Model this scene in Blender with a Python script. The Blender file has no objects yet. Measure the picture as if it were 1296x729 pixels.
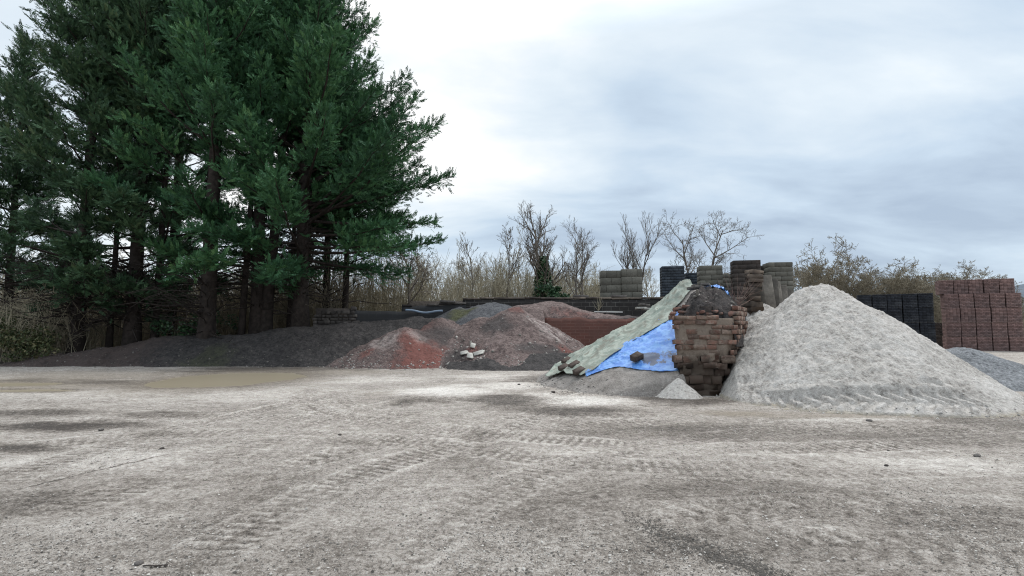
import bpy, math, random
import numpy as np
from math import radians as R, sin, cos, tan, pi, sqrt, atan2
from mathutils import Vector, Matrix, Euler

random.seed(11)
scn = bpy.context.scene
C = scn.collection

# ------------------------------------------------------------------ camera
F = 648.0
PITCH = math.atan(50.0 / F)
CZ = 1.6
cam_d = bpy.data.cameras.new('camera'); cam = bpy.data.objects.new('camera', cam_d); C.objects.link(cam)
cam_d.sensor_width = 36.0; cam_d.lens = 18.0; cam_d.clip_start = 0.05; cam_d.clip_end = 8000
cam.location = (0, 0, CZ); cam.rotation_euler = (pi / 2 + PITCH, 0, 0)
scn.camera = cam

def ray(px, py):
    u = (px - 648) / F; v = (364.5 - py) / F
    return (u, cos(PITCH) - v * sin(PITCH), sin(PITCH) + v * cos(PITCH))
def at(px, py, Y):
    d = ray(px, py); t = Y / d[1]
    return (d[0] * t, Y, CZ + d[2] * t)
def gh(px, py, z=0.0):
    d = ray(px, py); t = (z - CZ) / d[2]
    return (d[0] * t, d[1] * t)
def hit(px, py, h, y0=8.0, y1=30.0, n=900):
    """first point where the sight line meets the height function h(x, y)"""
    d = ray(px, py)
    Y = np.linspace(y0, y1, n); t = Y / d[1]
    X = d[0] * t; Z = CZ + d[2] * t
    H = h(X, Y)
    i = np.argmax(Z <= H)
    if not (Z <= H).any(): i = np.argmin(Z - H)
    return float(X[i]), float(Y[i])

# ------------------------------------------------------------------ noise
def _hash(ix, iy, s):
    h = (ix.astype(np.int64) * 374761393 + iy.astype(np.int64) * 668265263 + s * 1274126177) & 0xFFFFFFFF
    h = ((h ^ (h >> 13)) * 1274126177) & 0xFFFFFFFF
    h = h ^ (h >> 16)
    return (h & 0xFFFF) / 65535.0
def vn(x, y, s=0):
    x = np.asarray(x, float); y = np.asarray(y, float)
    ix = np.floor(x); iy = np.floor(y); fx = x - ix; fy = y - iy
    fx = fx * fx * fx * (fx * (fx * 6 - 15) + 10); fy = fy * fy * fy * (fy * (fy * 6 - 15) + 10)
    a = _hash(ix, iy, s); b = _hash(ix + 1, iy, s); c = _hash(ix, iy + 1, s); d = _hash(ix + 1, iy + 1, s)
    return (a + (b - a) * fx) * (1 - fy) + (c + (d - c) * fx) * fy
def fbm(x, y, s=0, o=4, g=0.5):
    x = np.asarray(x, float); y = np.asarray(y, float)
    t = 0.0; a = 1.0; n = 0.0
    for k in range(o):
        t = t + a * (vn(x * 2 ** k + k * 17.3, y * 2 ** k - k * 9.1, s + k * 7) - 0.5) * 2; n += a; a *= g
    return t / n
def sst(a, b, x):
    t = np.clip((np.asarray(x, float) - a) / (b - a), 0, 1); return t * t * (3 - 2 * t)
def smax(a, b, k):
    h = np.clip(0.5 + 0.5 * (a - b) / k, 0, 1); return b + (a - b) * h + k * h * (1 - h)

# ------------------------------------------------------------------ mesh helpers
def mesh_np(name, V, faces, mat=None, smooth=False, attrs=None, mats=None, midx=None):
    V = np.ascontiguousarray(V, dtype=np.float32)
    if not isinstance(faces, list): faces = [faces]
    faces = [np.asarray(f, dtype=np.int32) for f in faces if len(f)]
    me = bpy.data.meshes.new(name)
    me.vertices.add(len(V)); me.vertices.foreach_set('co', V.ravel())
    nl = sum(f.size for f in faces); nf = sum(len(f) for f in faces)
    me.loops.add(nl); me.polygons.add(nf)
    me.loops.foreach_set('vertex_index', np.concatenate([f.ravel() for f in faces]))
    st = []; k = 0
    for f in faces:
        st.append(np.arange(len(f)) * f.shape[1] + k); k += f.size
    me.polygons.foreach_set('loop_start', np.concatenate(st).astype(np.int32))
    if smooth: me.polygons.foreach_set('use_smooth', np.ones(nf, bool))
    if midx is not None: me.polygons.foreach_set('material_index', np.asarray(midx, np.int32))
    me.update(calc_edges=True)
    for m in (mats or ([mat] if mat else [])): me.materials.append(m)
    for an, arr in (attrs or {}).items():
        a = me.attributes.new(an, 'FLOAT', 'POINT'); a.data.foreach_set('value', np.ascontiguousarray(arr, dtype=np.float32).ravel())
    return me
def link(name, me, parent=None, loc=None):
    o = bpy.data.objects.new(name, me); C.objects.link(o)
    if parent is not None: o.parent = parent
    if loc is not None: o.location = loc
    return o
def tag(o, label=None, cat=None, group=None, kind=None):
    if label: o['label'] = label
    if cat: o['category'] = cat
    if group: o['group'] = group
    if kind: o['kind'] = kind
    return o
def empty(name, loc, rz=0.0):
    o = bpy.data.objects.new(name, None); C.objects.link(o); o.empty_display_size = 0.2
    o.location = loc; o.rotation_euler = (0, 0, rz); return o
def copy_tree(o, parent=None):
    c = o.copy(); C.objects.link(c)
    if parent is not None: c.parent = parent
    for ch in list(o.children): copy_tree(ch, c)
    return c

class MB:
    """collects shapes into one mesh"""
    def __init__(s): s.V = []; s.Q = []; s.T = []; s.n = 0; s.A = []
    def add(s, V, Q=None, T=None, a=0.0):
        V = np.asarray(V, float)
        s.V.append(V); s.A.append(np.full(len(V), a) if np.isscalar(a) else np.asarray(a))
        if Q is not None and len(Q): s.Q.append(np.asarray(Q) + s.n)
        if T is not None and len(T): s.T.append(np.asarray(T) + s.n)
        s.n += len(V)
    def box(s, c, d, rot=(0, 0, 0), jit=0.0, a=0.0, ch=0.0):
        """box; ch > 0 chamfers its 4 vertical and horizontal edges by insetting the faces"""
        dx, dy, dz = d[0] / 2, d[1] / 2, d[2] / 2
        P = np.array([[x, y, z] for x in (-1, 1) for y in (-1, 1) for z in (-1, 1)], float)
        if ch > 0:
            V = []; 
            for p in P:
                V.append([p[0] * dx, p[1] * (dy - ch), p[2] * (dz - ch)])
                V.append([p[0] * (dx - ch), p[1] * dy, p[2] * (dz - ch)])
                V.append([p[0] * (dx - ch), p[1] * (dy - ch), p[2] * dz])
            V = np.array(V)
            def id(x, y, z, k): return ((x > 0) * 4 + (y > 0) * 2 + (z > 0)) * 3 + k
            Q = []; T = []
            for sg in (-1, 1):
                Q.append([id(sg, -1, -1, 0), id(sg, 1, -1, 0), id(sg, 1, 1, 0), id(sg, -1, 1, 0)][::sg])
                Q.append([id(-1, sg, -1, 1), id(1, sg, -1, 1), id(1, sg, 1, 1), id(-1, sg, 1, 1)][::-sg])
                Q.append([id(-1, -1, sg, 2), id(1, -1, sg, 2), id(1, 1, sg, 2), id(-1, 1, sg, 2)][::sg])
            for a1 in (-1, 1):
                for b1 in (-1, 1):
                    Q.append([id(a1, b1, -1, 0), id(a1, b1, -1, 1), id(a1, b1, 1, 1), id(a1, b1, 1, 0)][::a1 * b1])
                    Q.append([id(a1, -1, b1, 0), id(a1, 1, b1, 0), id(a1, 1, b1, 2), id(a1, -1, b1, 2)][::a1 * b1])
                    Q.append([id(-1, a1, b1, 1), id(1, a1, b1, 1), id(1, a1, b1, 2), id(-1, a1, b1, 2)][::-a1 * b1])
                    for c1 in (-1, 1):
                        T.append([id(a1, b1, c1, 0), id(a1, b1, c1, 1), id(a1, b1, c1, 2)][::a1 * b1 * c1])
        else:
            V = P * np.array([dx, dy, dz]); T = []
            Q = [[0, 1, 3, 2], [4, 6, 7, 5], [0, 4, 5, 1], [2, 3, 7, 6], [0, 2, 6, 4], [1, 5, 7, 3]]
        if jit: V = V + np.random.RandomState(s.n % 99991).uniform(-jit, jit, V.shape)
        M = np.array(Euler(rot).to_matrix())
        s.add(V @ M.T + np.array(c), Q, T, a)
    def tube(s, P, Rr, sides=5, cap=True, a=0.0):
        P = np.asarray(P, float); Rr = np.asarray(Rr, float); n = len(P)
        D = np.gradient(P, axis=0); D /= np.linalg.norm(D, axis=1)[:, None] + 1e-9
        up = np.array([0, 0, 1.0]) if abs(D[0][2]) < 0.9 else np.array([1.0, 0, 0])
        U = np.cross(D, up); U /= np.linalg.norm(U, axis=1)[:, None] + 1e-9
        W = np.cross(D, U)
        th = np.arange(sides) * 2 * pi / sides
        V = P[:, None, :] + Rr[:, None, None] * (np.cos(th)[None, :, None] * U[:, None, :] + np.sin(th)[None, :, None] * W[:, None, :])
        i = np.arange(n - 1)[:, None] * sides; j = np.arange(sides)[None, :]; j2 = (j + 1) % sides
        Q = np.stack([i + j, i + sides + j, i + sides + j2, i + j2], -1).reshape(-1, 4)
        s.add(V.reshape(-1, 3), Q, None, a)
    def arrays(s):
        V = np.concatenate(s.V); fs = []
        if s.Q: fs.append(np.concatenate(s.Q))
        if s.T: fs.append(np.concatenate(s.T))
        return V, fs, np.concatenate(s.A)
    def mesh(s, name, mat, smooth=False):
        V, fs, A = s.arrays()
        return mesh_np(name, V, fs, mat, smooth, {'tint': A})
    def build(s, name, mat, parent=None, loc=None, smooth=False):
        return link(name, s.mesh(name, mat, smooth), parent, loc)

# ------------------------------------------------------------------ materials
class NT:
    def __init__(s, name):
        s.m = bpy.data.materials.new(name); s.m.use_nodes = True; s.t = s.m.node_tree; s.t.nodes.clear()
        s.out = s.n('ShaderNodeOutputMaterial')
        s.b = s.n('ShaderNodeBsdfPrincipled'); s.t.links.new(s.b.outputs[0], s.out.inputs[0])
        s.b.inputs['Roughness'].default_value = 0.9
        s.b.inputs['Specular IOR Level'].default_value = 0.25
        s.tc = s.n('ShaderNodeTexCoord')
    def n(s, t, **k):
        x = s.t.nodes.new(t)
        for a, v in k.items(): setattr(x, a, v)
        return x
    def l(s, a, b): s.t.links.new(a, b)
    def attr(s, name): return s.n('ShaderNodeAttribute', attribute_name=name).outputs['Fac']
    def map(s, scale, coord='Object', loc=(0, 0, 0)):
        mp = s.n('ShaderNodeMapping'); s.l(s.tc.outputs[coord], mp.inputs[0])
        mp.inputs['Scale'].default_value = scale if isinstance(scale, (tuple, list)) else (scale,) * 3
        mp.inputs['Location'].default_value = loc
        return mp.outputs[0]
    def noise(s, scale, detail=6, rough=0.55, stretch=None, dist=0.0, loc=(0, 0, 0)):
        x = s.n('ShaderNodeTexNoise'); x.inputs['Scale'].default_value = scale; x.inputs['Detail'].default_value = detail
        x.inputs['Roughness'].default_value = rough; x.inputs['Distortion'].default_value = dist
        s.l(s.map(stretch or 1.0, loc=loc), x.inputs['Vector']); return x.outputs['Fac']
    def vor(s, scale, feature='F1', out='Distance', rnd=1.0):
        x = s.n('ShaderNodeTexVoronoi', feature=feature); x.inputs['Scale'].default_value = scale
        x.inputs['Randomness'].default_value = rnd
        s.l(s.tc.outputs['Object'], x.inputs['Vector']); return x.outputs[out]
    def ramp(s, fac, stops):
        r = s.n('ShaderNodeValToRGB'); e = r.color_ramp.elements
        while len(e) < len(stops): e.new(0.5)
        for k, (p, c) in enumerate(stops):
            e[k].position = p; e[k].color = (c, c, c, 1) if np.isscalar(c) else (*c, 1)
        s.l(fac, r.inputs[0]); return r.outputs[0]
    def math(s, op, a, b=None, c=None, clamp=False):
        x = s.n('ShaderNodeMath', operation=op); x.use_clamp = clamp
        for i, v in enumerate((a, b, c)):
            if v is None: continue
            if isinstance(v, (int, float)): x.inputs[i].default_value = v
            else: s.l(v, x.inputs[i])
        return x.outputs[0]
    def mix(s, fac, a, b, blend='MIX'):
        x = s.n('ShaderNodeMix', data_type='RGBA', blend_type=blend)
        for sock, v in ((x.inputs['Factor'], fac), (x.inputs['A'], a), (x.inputs['B'], b)):
            if isinstance(v, (int, float)): sock.default_value = v
            elif isinstance(v, tuple): sock.default_value = (*v, 1)
            else: s.l(v, sock)
        return x.outputs['Result']
    def bump(s, h, strength=0.5, dist=0.02, prev=None):
        b = s.n('ShaderNodeBump'); b.inputs['Strength'].default_value = strength; b.inputs['Distance'].default_value = dist
        s.l(h, b.inputs['Height'])
        if prev is not None: s.l(prev, b.inputs['Normal'])
        return b.outputs[0]
    def col(s, c):
        if isinstance(c, tuple): s.b.inputs['Base Color'].default_value = (*c, 1)
        else: s.l(c, s.b.inputs['Base Color'])
    def nrm(s, n): s.l(n, s.b.inputs['Normal'])

def mat_ground():
    m = NT('ground_grit')
    damp = m.attr('damp'); pale = m.attr('pale'); mud = m.attr('mud')
    n1 = m.noise(0.25, 8, 0.62, (1, 1.6, 1), 0.6)
    n2 = m.noise(1.7, 9, 0.7, (1, 1.5, 1), 0.4)
    n3 = m.noise(8, 8, 0.78)
    n5 = m.noise(26, 6, 0.75)
    n4 = m.noise(80, 4, 0.75)
    v1 = m.vor(48)
    v2 = m.vor(120)
    t = m.math('ADD', m.math('MULTIPLY', n1, 0.3), m.math('MULTIPLY', n2, 0.5))
    t = m.math('ADD', t, m.math('MULTIPLY', n3, 0.85))
    t = m.math('ADD', t, m.math('MULTIPLY', n5, 1.05))
    t = m.math('ADD', t, m.math('MULTIPLY', n4, 0.7))          # mean 1.6
    dn = m.math('MULTIPLY', damp, m.math('ADD', 0.25, m.math('MULTIPLY', n2, 1.5)))
    t = m.math('SUBTRACT', t, m.math('MULTIPLY', dn, 0.42))
    t = m.math('ADD', t, m.math('MULTIPLY', m.math('MULTIPLY', pale, n3), 0.5))
    t = m.math('ADD', m.math('MULTIPLY', m.math('SUBTRACT', t, 1.7), 1.05), 0.45)
    c = m.ramp(t, [(0.08, (0.062, 0.05, 0.042)), (0.3, (0.205, 0.176, 0.15)), (0.5, (0.385, 0.342, 0.303)), (0.68, (0.54, 0.49, 0.443)), (0.95, (0.76, 0.715, 0.665))])
    c = m.mix(m.math('MULTIPLY', mud, 0.7), c, m.mix(n3, (0.19, 0.155, 0.115), (0.36, 0.305, 0.24)))
    st = m.ramp(v1, [(0.10, 1.0), (0.2, 0.0)])
    sel = m.ramp(m.noise(2.5, 5, 0.7), [(0.42, 0.0), (0.6, 1.0)])
    c = m.mix(m.math('MULTIPLY', m.math('MULTIPLY', st, sel), 0.85), c, (0.09, 0.08, 0.075))
    st2 = m.ramp(v2, [(0.12, 1.0), (0.26, 0.0)])
    c = m.mix(m.math('MULTIPLY', st2, 0.4), c, (0.12, 0.11, 0.105))
    m.col(c)
    r = m.math('SUBTRACT', 0.95, m.math('MULTIPLY', damp, 0.35)); m.l(r, m.b.inputs['Roughness'])
    b = m.bump(n3, 0.8, 0.07); b = m.bump(n5, 0.7, 0.025, b); b = m.bump(n4, 0.5, 0.01, b); b = m.bump(v1, 0.4, 0.012, b)
    m.nrm(b); return m.m

def mat_soil(name, lo, mid, hi, extra=None, grain=30, bump=0.6, size=1.0):
    """loose heap; extra: list of (attribute, colour): other soil tipped over it, ragged at its edges"""
    m = NT(name)
    n1 = m.noise(0.8 * size, 8, 0.65); n2 = m.noise(4.5 * size, 9, 0.78); n3 = m.noise(grain, 5, 0.75); v = m.vor(grain * 0.45)
    t = m.math('ADD', m.math('MULTIPLY', n1, 0.35), m.math('ADD', m.math('MULTIPLY', n2, 0.65), m.math('MULTIPLY', n3, 0.45)))
    t = m.math('SUBTRACT', t, m.math('MULTIPLY', m.ramp(v, [(0.15, 1.0), (0.4, 0.0)]), 0.07))
    c = m.ramp(t, [(0.56, lo), (0.70, mid), (0.86, hi)])
    for an, cc in (extra or []):
        a = m.attr(an)
        f = m.math('ADD', a, m.math('MULTIPLY', m.math('SUBTRACT', n2, 0.5), 1.5))
        f = m.math('ADD', f, m.math('MULTIPLY', m.math('SUBTRACT', n1, 0.5), 0.9))
        f = m.math('MULTIPLY', m.ramp(f, [(0.18, 0.0), (0.85, 1.0)]), m.ramp(a, [(0.0, 0.0), (0.25, 1.0)]))
        k = m.mix(m.ramp(t, [(0.5, 0.0), (0.92, 1.0)]), tuple(x * 0.55 for x in cc), tuple(min(0.85, x * 1.45) for x in cc))
        c = m.mix(m.math('MULTIPLY', f, 0.9), c, k)
    m.col(c)
    b = m.bump(n2, bump, 0.12); b = m.bump(n3, bump, 0.03, b); b = m.bump(v, bump * 0.6, 0.03, b)
    m.nrm(b); return m.m

def mat_simple(name, col, var=0.35, *a, **k):
    m = _simple(name, col, var, *a, **k)
    return m
def _simple(name, col, var=0.35, scale=6, rough=0.85, bump=0.3, spec=0.25, tint=0.0, col2=None, scale2=1.2, each=0.0):
    m = NT(name)
    n1 = m.noise(scale, 7, 0.65); n2 = m.noise(scale2, 5, 0.6)
    lo = tuple(x * (1 - var) for x in col); hi = tuple(min(1, x * (1 + var)) for x in col)
    c = m.ramp(n1, [(0.3, lo), (0.7, hi)])
    if col2: c = m.mix(m.ramp(n2, [(0.45, 0.0), (0.62, 1.0)]), c, col2)
    if tint:
        a = m.attr('tint')
        c = m.mix(a, c, m.mix(1.0, c, (1 - tint,) * 3, 'MULTIPLY'))
    if each:
        oi = m.n('ShaderNodeObjectInfo')
        c = m.mix(m.math('MULTIPLY', oi.outputs['Random'], each), c, m.mix(1.0, c, (0.5, 0.52, 0.55), 'MULTIPLY'))
    m.col(c); m.b.inputs['Roughness'].default_value = rough; m.b.inputs['Specular IOR Level'].default_value = spec
    m.nrm(m.bump(n1, bump, 0.02)); return m.m

def mat_leaf(name, stops, rough=0.6, spec=0.2, trans=0.15):
    m = NT(name)
    a = m.attr('tint'); n = m.noise(0.5, 4, 0.6)
    t = m.math('ADD', m.math('MULTIPLY', a, 0.75), m.math('MULTIPLY', n, 0.4))
    m.col(m.ramp(t, stops)); m.b.inputs['Roughness'].default_value = rough
    m.b.inputs['Specular IOR Level'].default_value = spec
    return m.m

M = {}
M['ground'] = mat_ground()
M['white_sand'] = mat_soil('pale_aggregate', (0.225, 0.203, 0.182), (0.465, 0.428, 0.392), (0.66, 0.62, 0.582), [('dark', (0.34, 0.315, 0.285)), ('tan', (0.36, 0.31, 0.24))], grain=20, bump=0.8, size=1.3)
M['dark_soil'] = mat_soil('dark_soil', (0.02, 0.018, 0.018), (0.042, 0.038, 0.037), (0.09, 0.08, 0.076), [('brown', (0.065, 0.047, 0.042)), ('moss', (0.05, 0.055, 0.025))], grain=14, bump=0.8)
M['red_soil'] = mat_soil('red_brown_soil', (0.045, 0.033, 0.031), (0.12, 0.087, 0.08), (0.24, 0.185, 0.17), [('red', (0.165, 0.064, 0.052)), ('pale', (0.32, 0.27, 0.25)), ('dark', (0.058, 0.05, 0.048)), ('moss', (0.085, 0.09, 0.03))], grain=14, bump=0.8)
M['tarp_sand'] = mat_soil('brown_sand', (0.12, 0.105, 0.093), (0.22, 0.195, 0.175), (0.33, 0.30, 0.275), [('dark', (0.1, 0.085, 0.075))], grain=40, bump=0.4)
M['gravel'] = mat_soil('blue_grey_gravel', (0.09, 0.094, 0.1), (0.21, 0.216, 0.226), (0.37, 0.375, 0.385), grain=16, bump=0.9, size=2.5)
M['grey_mound'] = mat_soil('grey_gravel', (0.035, 0.036, 0.04), (0.07, 0.071, 0.077), (0.13, 0.13, 0.135), [('moss', (0.06, 0.062, 0.026))], grain=16, bump=0.7)
M['bark'] = mat_simple('conifer_bark', (0.036, 0.028, 0.024), 0.6, 5, 0.95, 0.9)
M['twig'] = mat_simple('grey_twigs', (0.15, 0.128, 0.108), 0.35, 2, 0.9, 0.2)
M['twig_pale'] = mat_simple('pale_twigs', (0.34, 0.30, 0.215), 0.3, 1, 0.9, 0.2, col2=(0.22, 0.19, 0.135), scale2=0.3)
M['twig_far'] = mat_simple('far_twigs', (0.21, 0.18, 0.13), 0.3, 1, 0.9, 0.2)
M['twig_dark'] = mat_simple('dark_brush', (0.20, 0.172, 0.115), 0.4, 1, 0.95, 0.2)
M['twig_red'] = mat_simple('reddish_stems', (0.19, 0.125, 0.105), 0.3, 5, 0.8, 0.2)
M['conifer'] = mat_leaf('conifer_foliage', [(0.1, (0.017, 0.042, 0.023)), (0.4, (0.037, 0.098, 0.046)), (0.7, (0.066, 0.162, 0.068)), (1.0, (0.125, 0.235, 0.092))])
M['conifer_olive'] = mat_leaf('conifer_foliage_thin', [(0.1, (0.022, 0.042, 0.025)), (0.45, (0.042, 0.086, 0.044)), (0.75, (0.07, 0.13, 0.062)), (1.0, (0.13, 0.165, 0.08))])
M['ivy'] = mat_leaf('ivy_leaf', [(0.1, (0.012, 0.03, 0.015)), (0.5, (0.028, 0.07, 0.03)), (1.0, (0.07, 0.14, 0.05))], 0.4, 0.4)
M['bramble'] = mat_leaf('bramble_leaf', [(0.1, (0.02, 0.03, 0.012)), (0.5, (0.05, 0.065, 0.025)), (0.8, (0.09, 0.09, 0.04)), (1.0, (0.16, 0.13, 0.07))], 0.6, 0.2)
M['block_grey'] = mat_simple('concrete_block', (0.155, 0.145, 0.122), 0.22, 9, 0.95, 0.5, tint=0.35, col2=(0.13, 0.122, 0.102), scale2=1.5)
M['block_gap'] = mat_simple('joint_shadow_core', (0.05, 0.045, 0.04), 0.2, 9)
M['block_slate'] = mat_simple('slate_blue_block', (0.042, 0.05, 0.062), 0.35, 8, 0.85, 0.4, tint=0.4, col2=(0.06, 0.07, 0.083), scale2=2.0)
M['block_brown'] = mat_simple('dark_brown_block', (0.075, 0.06, 0.052), 0.35, 8, 0.9, 0.4, tint=0.4, col2=(0.05, 0.042, 0.038), scale2=2.0)
M['paver_red'] = mat_simple('red_paver', (0.24, 0.152, 0.137), 0.25, 5, 0.9, 0.4, tint=0.4, col2=(0.205, 0.14, 0.13), scale2=0.8, each=0.5)
M['paver_black'] = mat_simple('black_paver', (0.026, 0.029, 0.037), 0.35, 5, 0.8, 0.4, tint=0.45, col2=(0.055, 0.058, 0.066), scale2=1.3, each=0.6)
M['pallet'] = mat_simple('pallet_wood', (0.12, 0.09, 0.065), 0.35, 4)
M['sleeper'] = mat_simple('weathered_concrete_post', (0.17, 0.15, 0.128), 0.4, 5, 0.95, 0.6, col2=(0.085, 0.074, 0.065), scale2=1.4, tint=0.55)
M['slab'] = mat_simple('pale_slab', (0.42, 0.40, 0.36), 0.25, 8, 0.9, 0.3)
M['stone'] = mat_simple('loose_stone', (0.12, 0.108, 0.10), 0.4, 9, 0.9, 0.5)
M['pipe'] = mat_simple('blue_pipe', (0.16, 0.21, 0.28), 0.2, 3, 0.5, 0.1, 0.5)
M['plank'] = mat_simple('white_plank', (0.62, 0.61, 0.58), 0.12, 4, 0.7, 0.1)
M['grit'] = mat_leaf('grit', [(0.12, (0.05, 0.045, 0.04)), (0.45, (0.16, 0.145, 0.13)), (1.0, (0.52, 0.49, 0.455))], 0.9, 0.2)
M['clod'] = mat_simple('earth_clod', (0.06, 0.05, 0.045), 0.4, 9, 0.95, 0.6)
M['hill'] = mat_simple('distant_hill', (0.105, 0.125, 0.15), 0.25, 0.03, 1.0, 0.0, col2=(0.085, 0.105, 0.13), scale2=0.012)  # distance haze put into the hill's blue-grey base colour

def mat_brick(core=False):
    m = NT('old_brick_core' if core else 'old_brick')
    a = m.attr('tint'); n1 = m.noise(7, 8, 0.7); n2 = m.noise(1.6, 6, 0.65); n3 = m.noise(30, 5, 0.7)
    c = m.ramp(a, [(0.0, (0.085, 0.05, 0.04)), (0.35, (0.17, 0.085, 0.064)), (0.7, (0.205, 0.112, 0.084)), (1.0, (0.20, 0.145, 0.115))])
    if core: c = m.ramp(n1, [(0.3, (0.11, 0.08, 0.062)), (0.5, (0.24, 0.19, 0.15)), (0.7, (0.38, 0.32, 0.265))])
    c = m.mix(m.ramp(n1, [(0.42, 0.0), (0.62, 0.9)]), c, (0.125, 0.095, 0.075))
    c = m.mix(m.ramp(n3, [(0.6, 0.0), (0.7, 0.7)]), c, (0.42, 0.36, 0.31))
    # black soot and damp line low on the wall end, its own ragged shape
    sep = m.n('ShaderNodeSeparateXYZ'); m.l(m.tc.outputs['Object'], sep.inputs[0])
    z = m.math('ADD', sep.outputs[2], m.math('MULTIPLY', m.math('SUBTRACT', n2, 0.5), 1.1))
    f = m.ramp(z, [(0.85, 1.0), (1.35, 0.0)])
    c = m.mix(m.math('MULTIPLY', f, 0.85), c, m.mix(n1, (0.022, 0.017, 0.014), (0.09, 0.068, 0.052)))
    if not core:
        n4 = m.noise(3.2, 7, 0.75)
        c = m.mix(m.math('MULTIPLY', m.ramp(n4, [(0.5, 0.0), (0.58, 1.0)]), m.math('SUBTRACT', 0.85, m.math('MULTIPLY', f, 0.85))), c, m.ramp(n1, [(0.3, (0.13, 0.095, 0.075)), (0.6, (0.26, 0.205, 0.165)), (0.75, (0.36, 0.30, 0.25))]))
    m.col(c); m.nrm(m.bump(n3, 0.4, 0.008, m.bump(n1, 0.4, 0.012))); return m.m
M['brick'] = mat_brick()
M['rubble'] = mat_simple('brown_rubble', (0.17, 0.13, 0.10), 0.5, 6, 0.95, 0.35, tint=0.5, col2=(0.09, 0.07, 0.058), scale2=3.0)
M['brick_core'] = mat_brick(True)
M['mortar'] = mat_simple('old_mortar', (0.15, 0.125, 0.10), 0.45, 8, 0.95, 0.8, col2=(0.07, 0.055, 0.045), scale2=2.0)
M['loose_brick'] = mat_simple('loose_brick', (0.17, 0.09, 0.07), 0.4, 9, 0.95, 0.5, col2=(0.10, 0.08, 0.07), scale2=6)
M['dirty_brick'] = mat_simple('dirty_brick', (0.085, 0.065, 0.055), 0.4, 9, 0.95, 0.5)

def mat_wallblocks(name, c1, c2, mortar, bw=0.45, bh=0.225, wear=(0.06, 0.055, 0.05), msz=0.012):
    m = NT(name)
    b = m.n('ShaderNodeTexBrick')
    sep = m.n('ShaderNodeSeparateXYZ'); m.l(m.tc.outputs['Object'], sep.inputs[0])
    cmb = m.n('ShaderNodeCombineXYZ'); m.l(m.math('ADD', sep.outputs[0], sep.outputs[1]), cmb.inputs[0]); m.l(sep.outputs[2], cmb.inputs[1])
    m.l(cmb.outputs[0], b.inputs['Vector'])
    b.inputs['Scale'].default_value = 1.0; b.inputs['Brick Width'].default_value = bw; b.inputs['Row Height'].default_value = bh
    b.inputs['Mortar Size'].default_value = msz; b.inputs['Color1'].default_value = (*c1, 1); b.inputs['Color2'].default_value = (*c2, 1)
    b.inputs['Mortar'].default_value = (*mortar, 1)
    n1 = m.noise(1.3, 8, 0.7); n2 = m.noise(9, 6, 0.7)
    c = m.mix(m.ramp(n1, [(0.42, 0.0), (0.6, 0.85)]), b.outputs['Color'], wear)
    c = m.mix(m.math('MULTIPLY', n2, 0.55), c, tuple(x * 0.45 for x in c1))
    m.col(c); m.nrm(m.bump(n2, 0.5, 0.02, m.bump(b.outputs['Fac'], -0.6, 0.015))); return m.m
M['wall_black'] = mat_wallblocks('blackened_block_wall', (0.05, 0.045, 0.042), (0.03, 0.027, 0.026), (0.17, 0.16, 0.145), wear=(0.035, 0.03, 0.028))
M['wall_grey'] = mat_wallblocks('dark_grey_block_wall', (0.05, 0.05, 0.052), (0.04, 0.04, 0.042), (0.065, 0.064, 0.062), wear=(0.04, 0.039, 0.04))
M['wall_red'] = mat_wallblocks('red_brick_wall', (0.20, 0.085, 0.066), (0.15, 0.066, 0.053), (0.23, 0.14, 0.11), 0.45, 0.15, wear=(0.15, 0.08, 0.066), msz=0.012)
M['coping'] = mat_simple('coping_stone', (0.16, 0.13, 0.105), 0.4, 4, 0.95, 0.5, col2=(0.06, 0.05, 0.045), scale2=1.2)
M['stone_wall'] = mat_simple('old_stone', (0.10, 0.088, 0.08), 0.5, 5, 0.95, 0.8, tint=0.55, col2=(0.05, 0.044, 0.042), scale2=2.0)

def mat_tarp(name, base, worn, dirt_shade, dirt_lo, dirt_hi, rough, spec, sc=1.6):
    m = NT(name)
    n1 = m.noise(sc, 8, 0.65, dist=0.5); n2 = m.noise(5, 6, 0.7); n3 = m.noise(40, 3, 0.6)
    wv = m.noise(3.0, 6, 0.6, (1, 1, 1), 1.0)
    c = m.mix(m.ramp(n2, [(0.42, 0.0), (0.58, 1.0)]), base, worn)
    d = m.attr('dirt')
    f = m.math('ADD', m.ramp(n1, [(dirt_lo, 0.0), (dirt_hi, 1.0)]), m.ramp(m.math('ADD', d, m.math('MULTIPLY', m.math('SUBTRACT', n2, 0.5), 2.2)), [(0.42, 0.0), (0.62, 1.0)]), clamp=True)
    c = m.mix(m.math('MULTIPLY', f, 0.85), c, dirt_shade)
    m.col(c); m.b.inputs['Roughness'].default_value = rough; m.b.inputs['Specular IOR Level'].default_value = spec
    m.nrm(m.bump(n3, 0.15, 0.004, m.bump(wv, 0.5, 0.03))); return m.m
M['tarp_green'] = mat_tarp('worn_green_tarp', (0.19, 0.22, 0.185), (0.315, 0.335, 0.285), (0.15, 0.14, 0.11), 0.48, 0.68, 0.65, 0.25, 2.2)
M['tarp_blue'] = mat_tarp('blue_tarp', (0.055, 0.175, 0.50), (0.15, 0.315, 0.62), (0.035, 0.03, 0.032), 0.62, 0.70, 0.32, 0.5)

def mat_water():
    m = NT('muddy_water')
    m.col(m.mix(m.noise(0.35, 2, 0.4), (0.27, 0.225, 0.16), (0.31, 0.262, 0.19)))
    m.b.inputs['Roughness'].default_value = 0.28; m.b.inputs['Specular IOR Level'].default_value = 0.3
    return m.m
M['water'] = mat_water()

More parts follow.
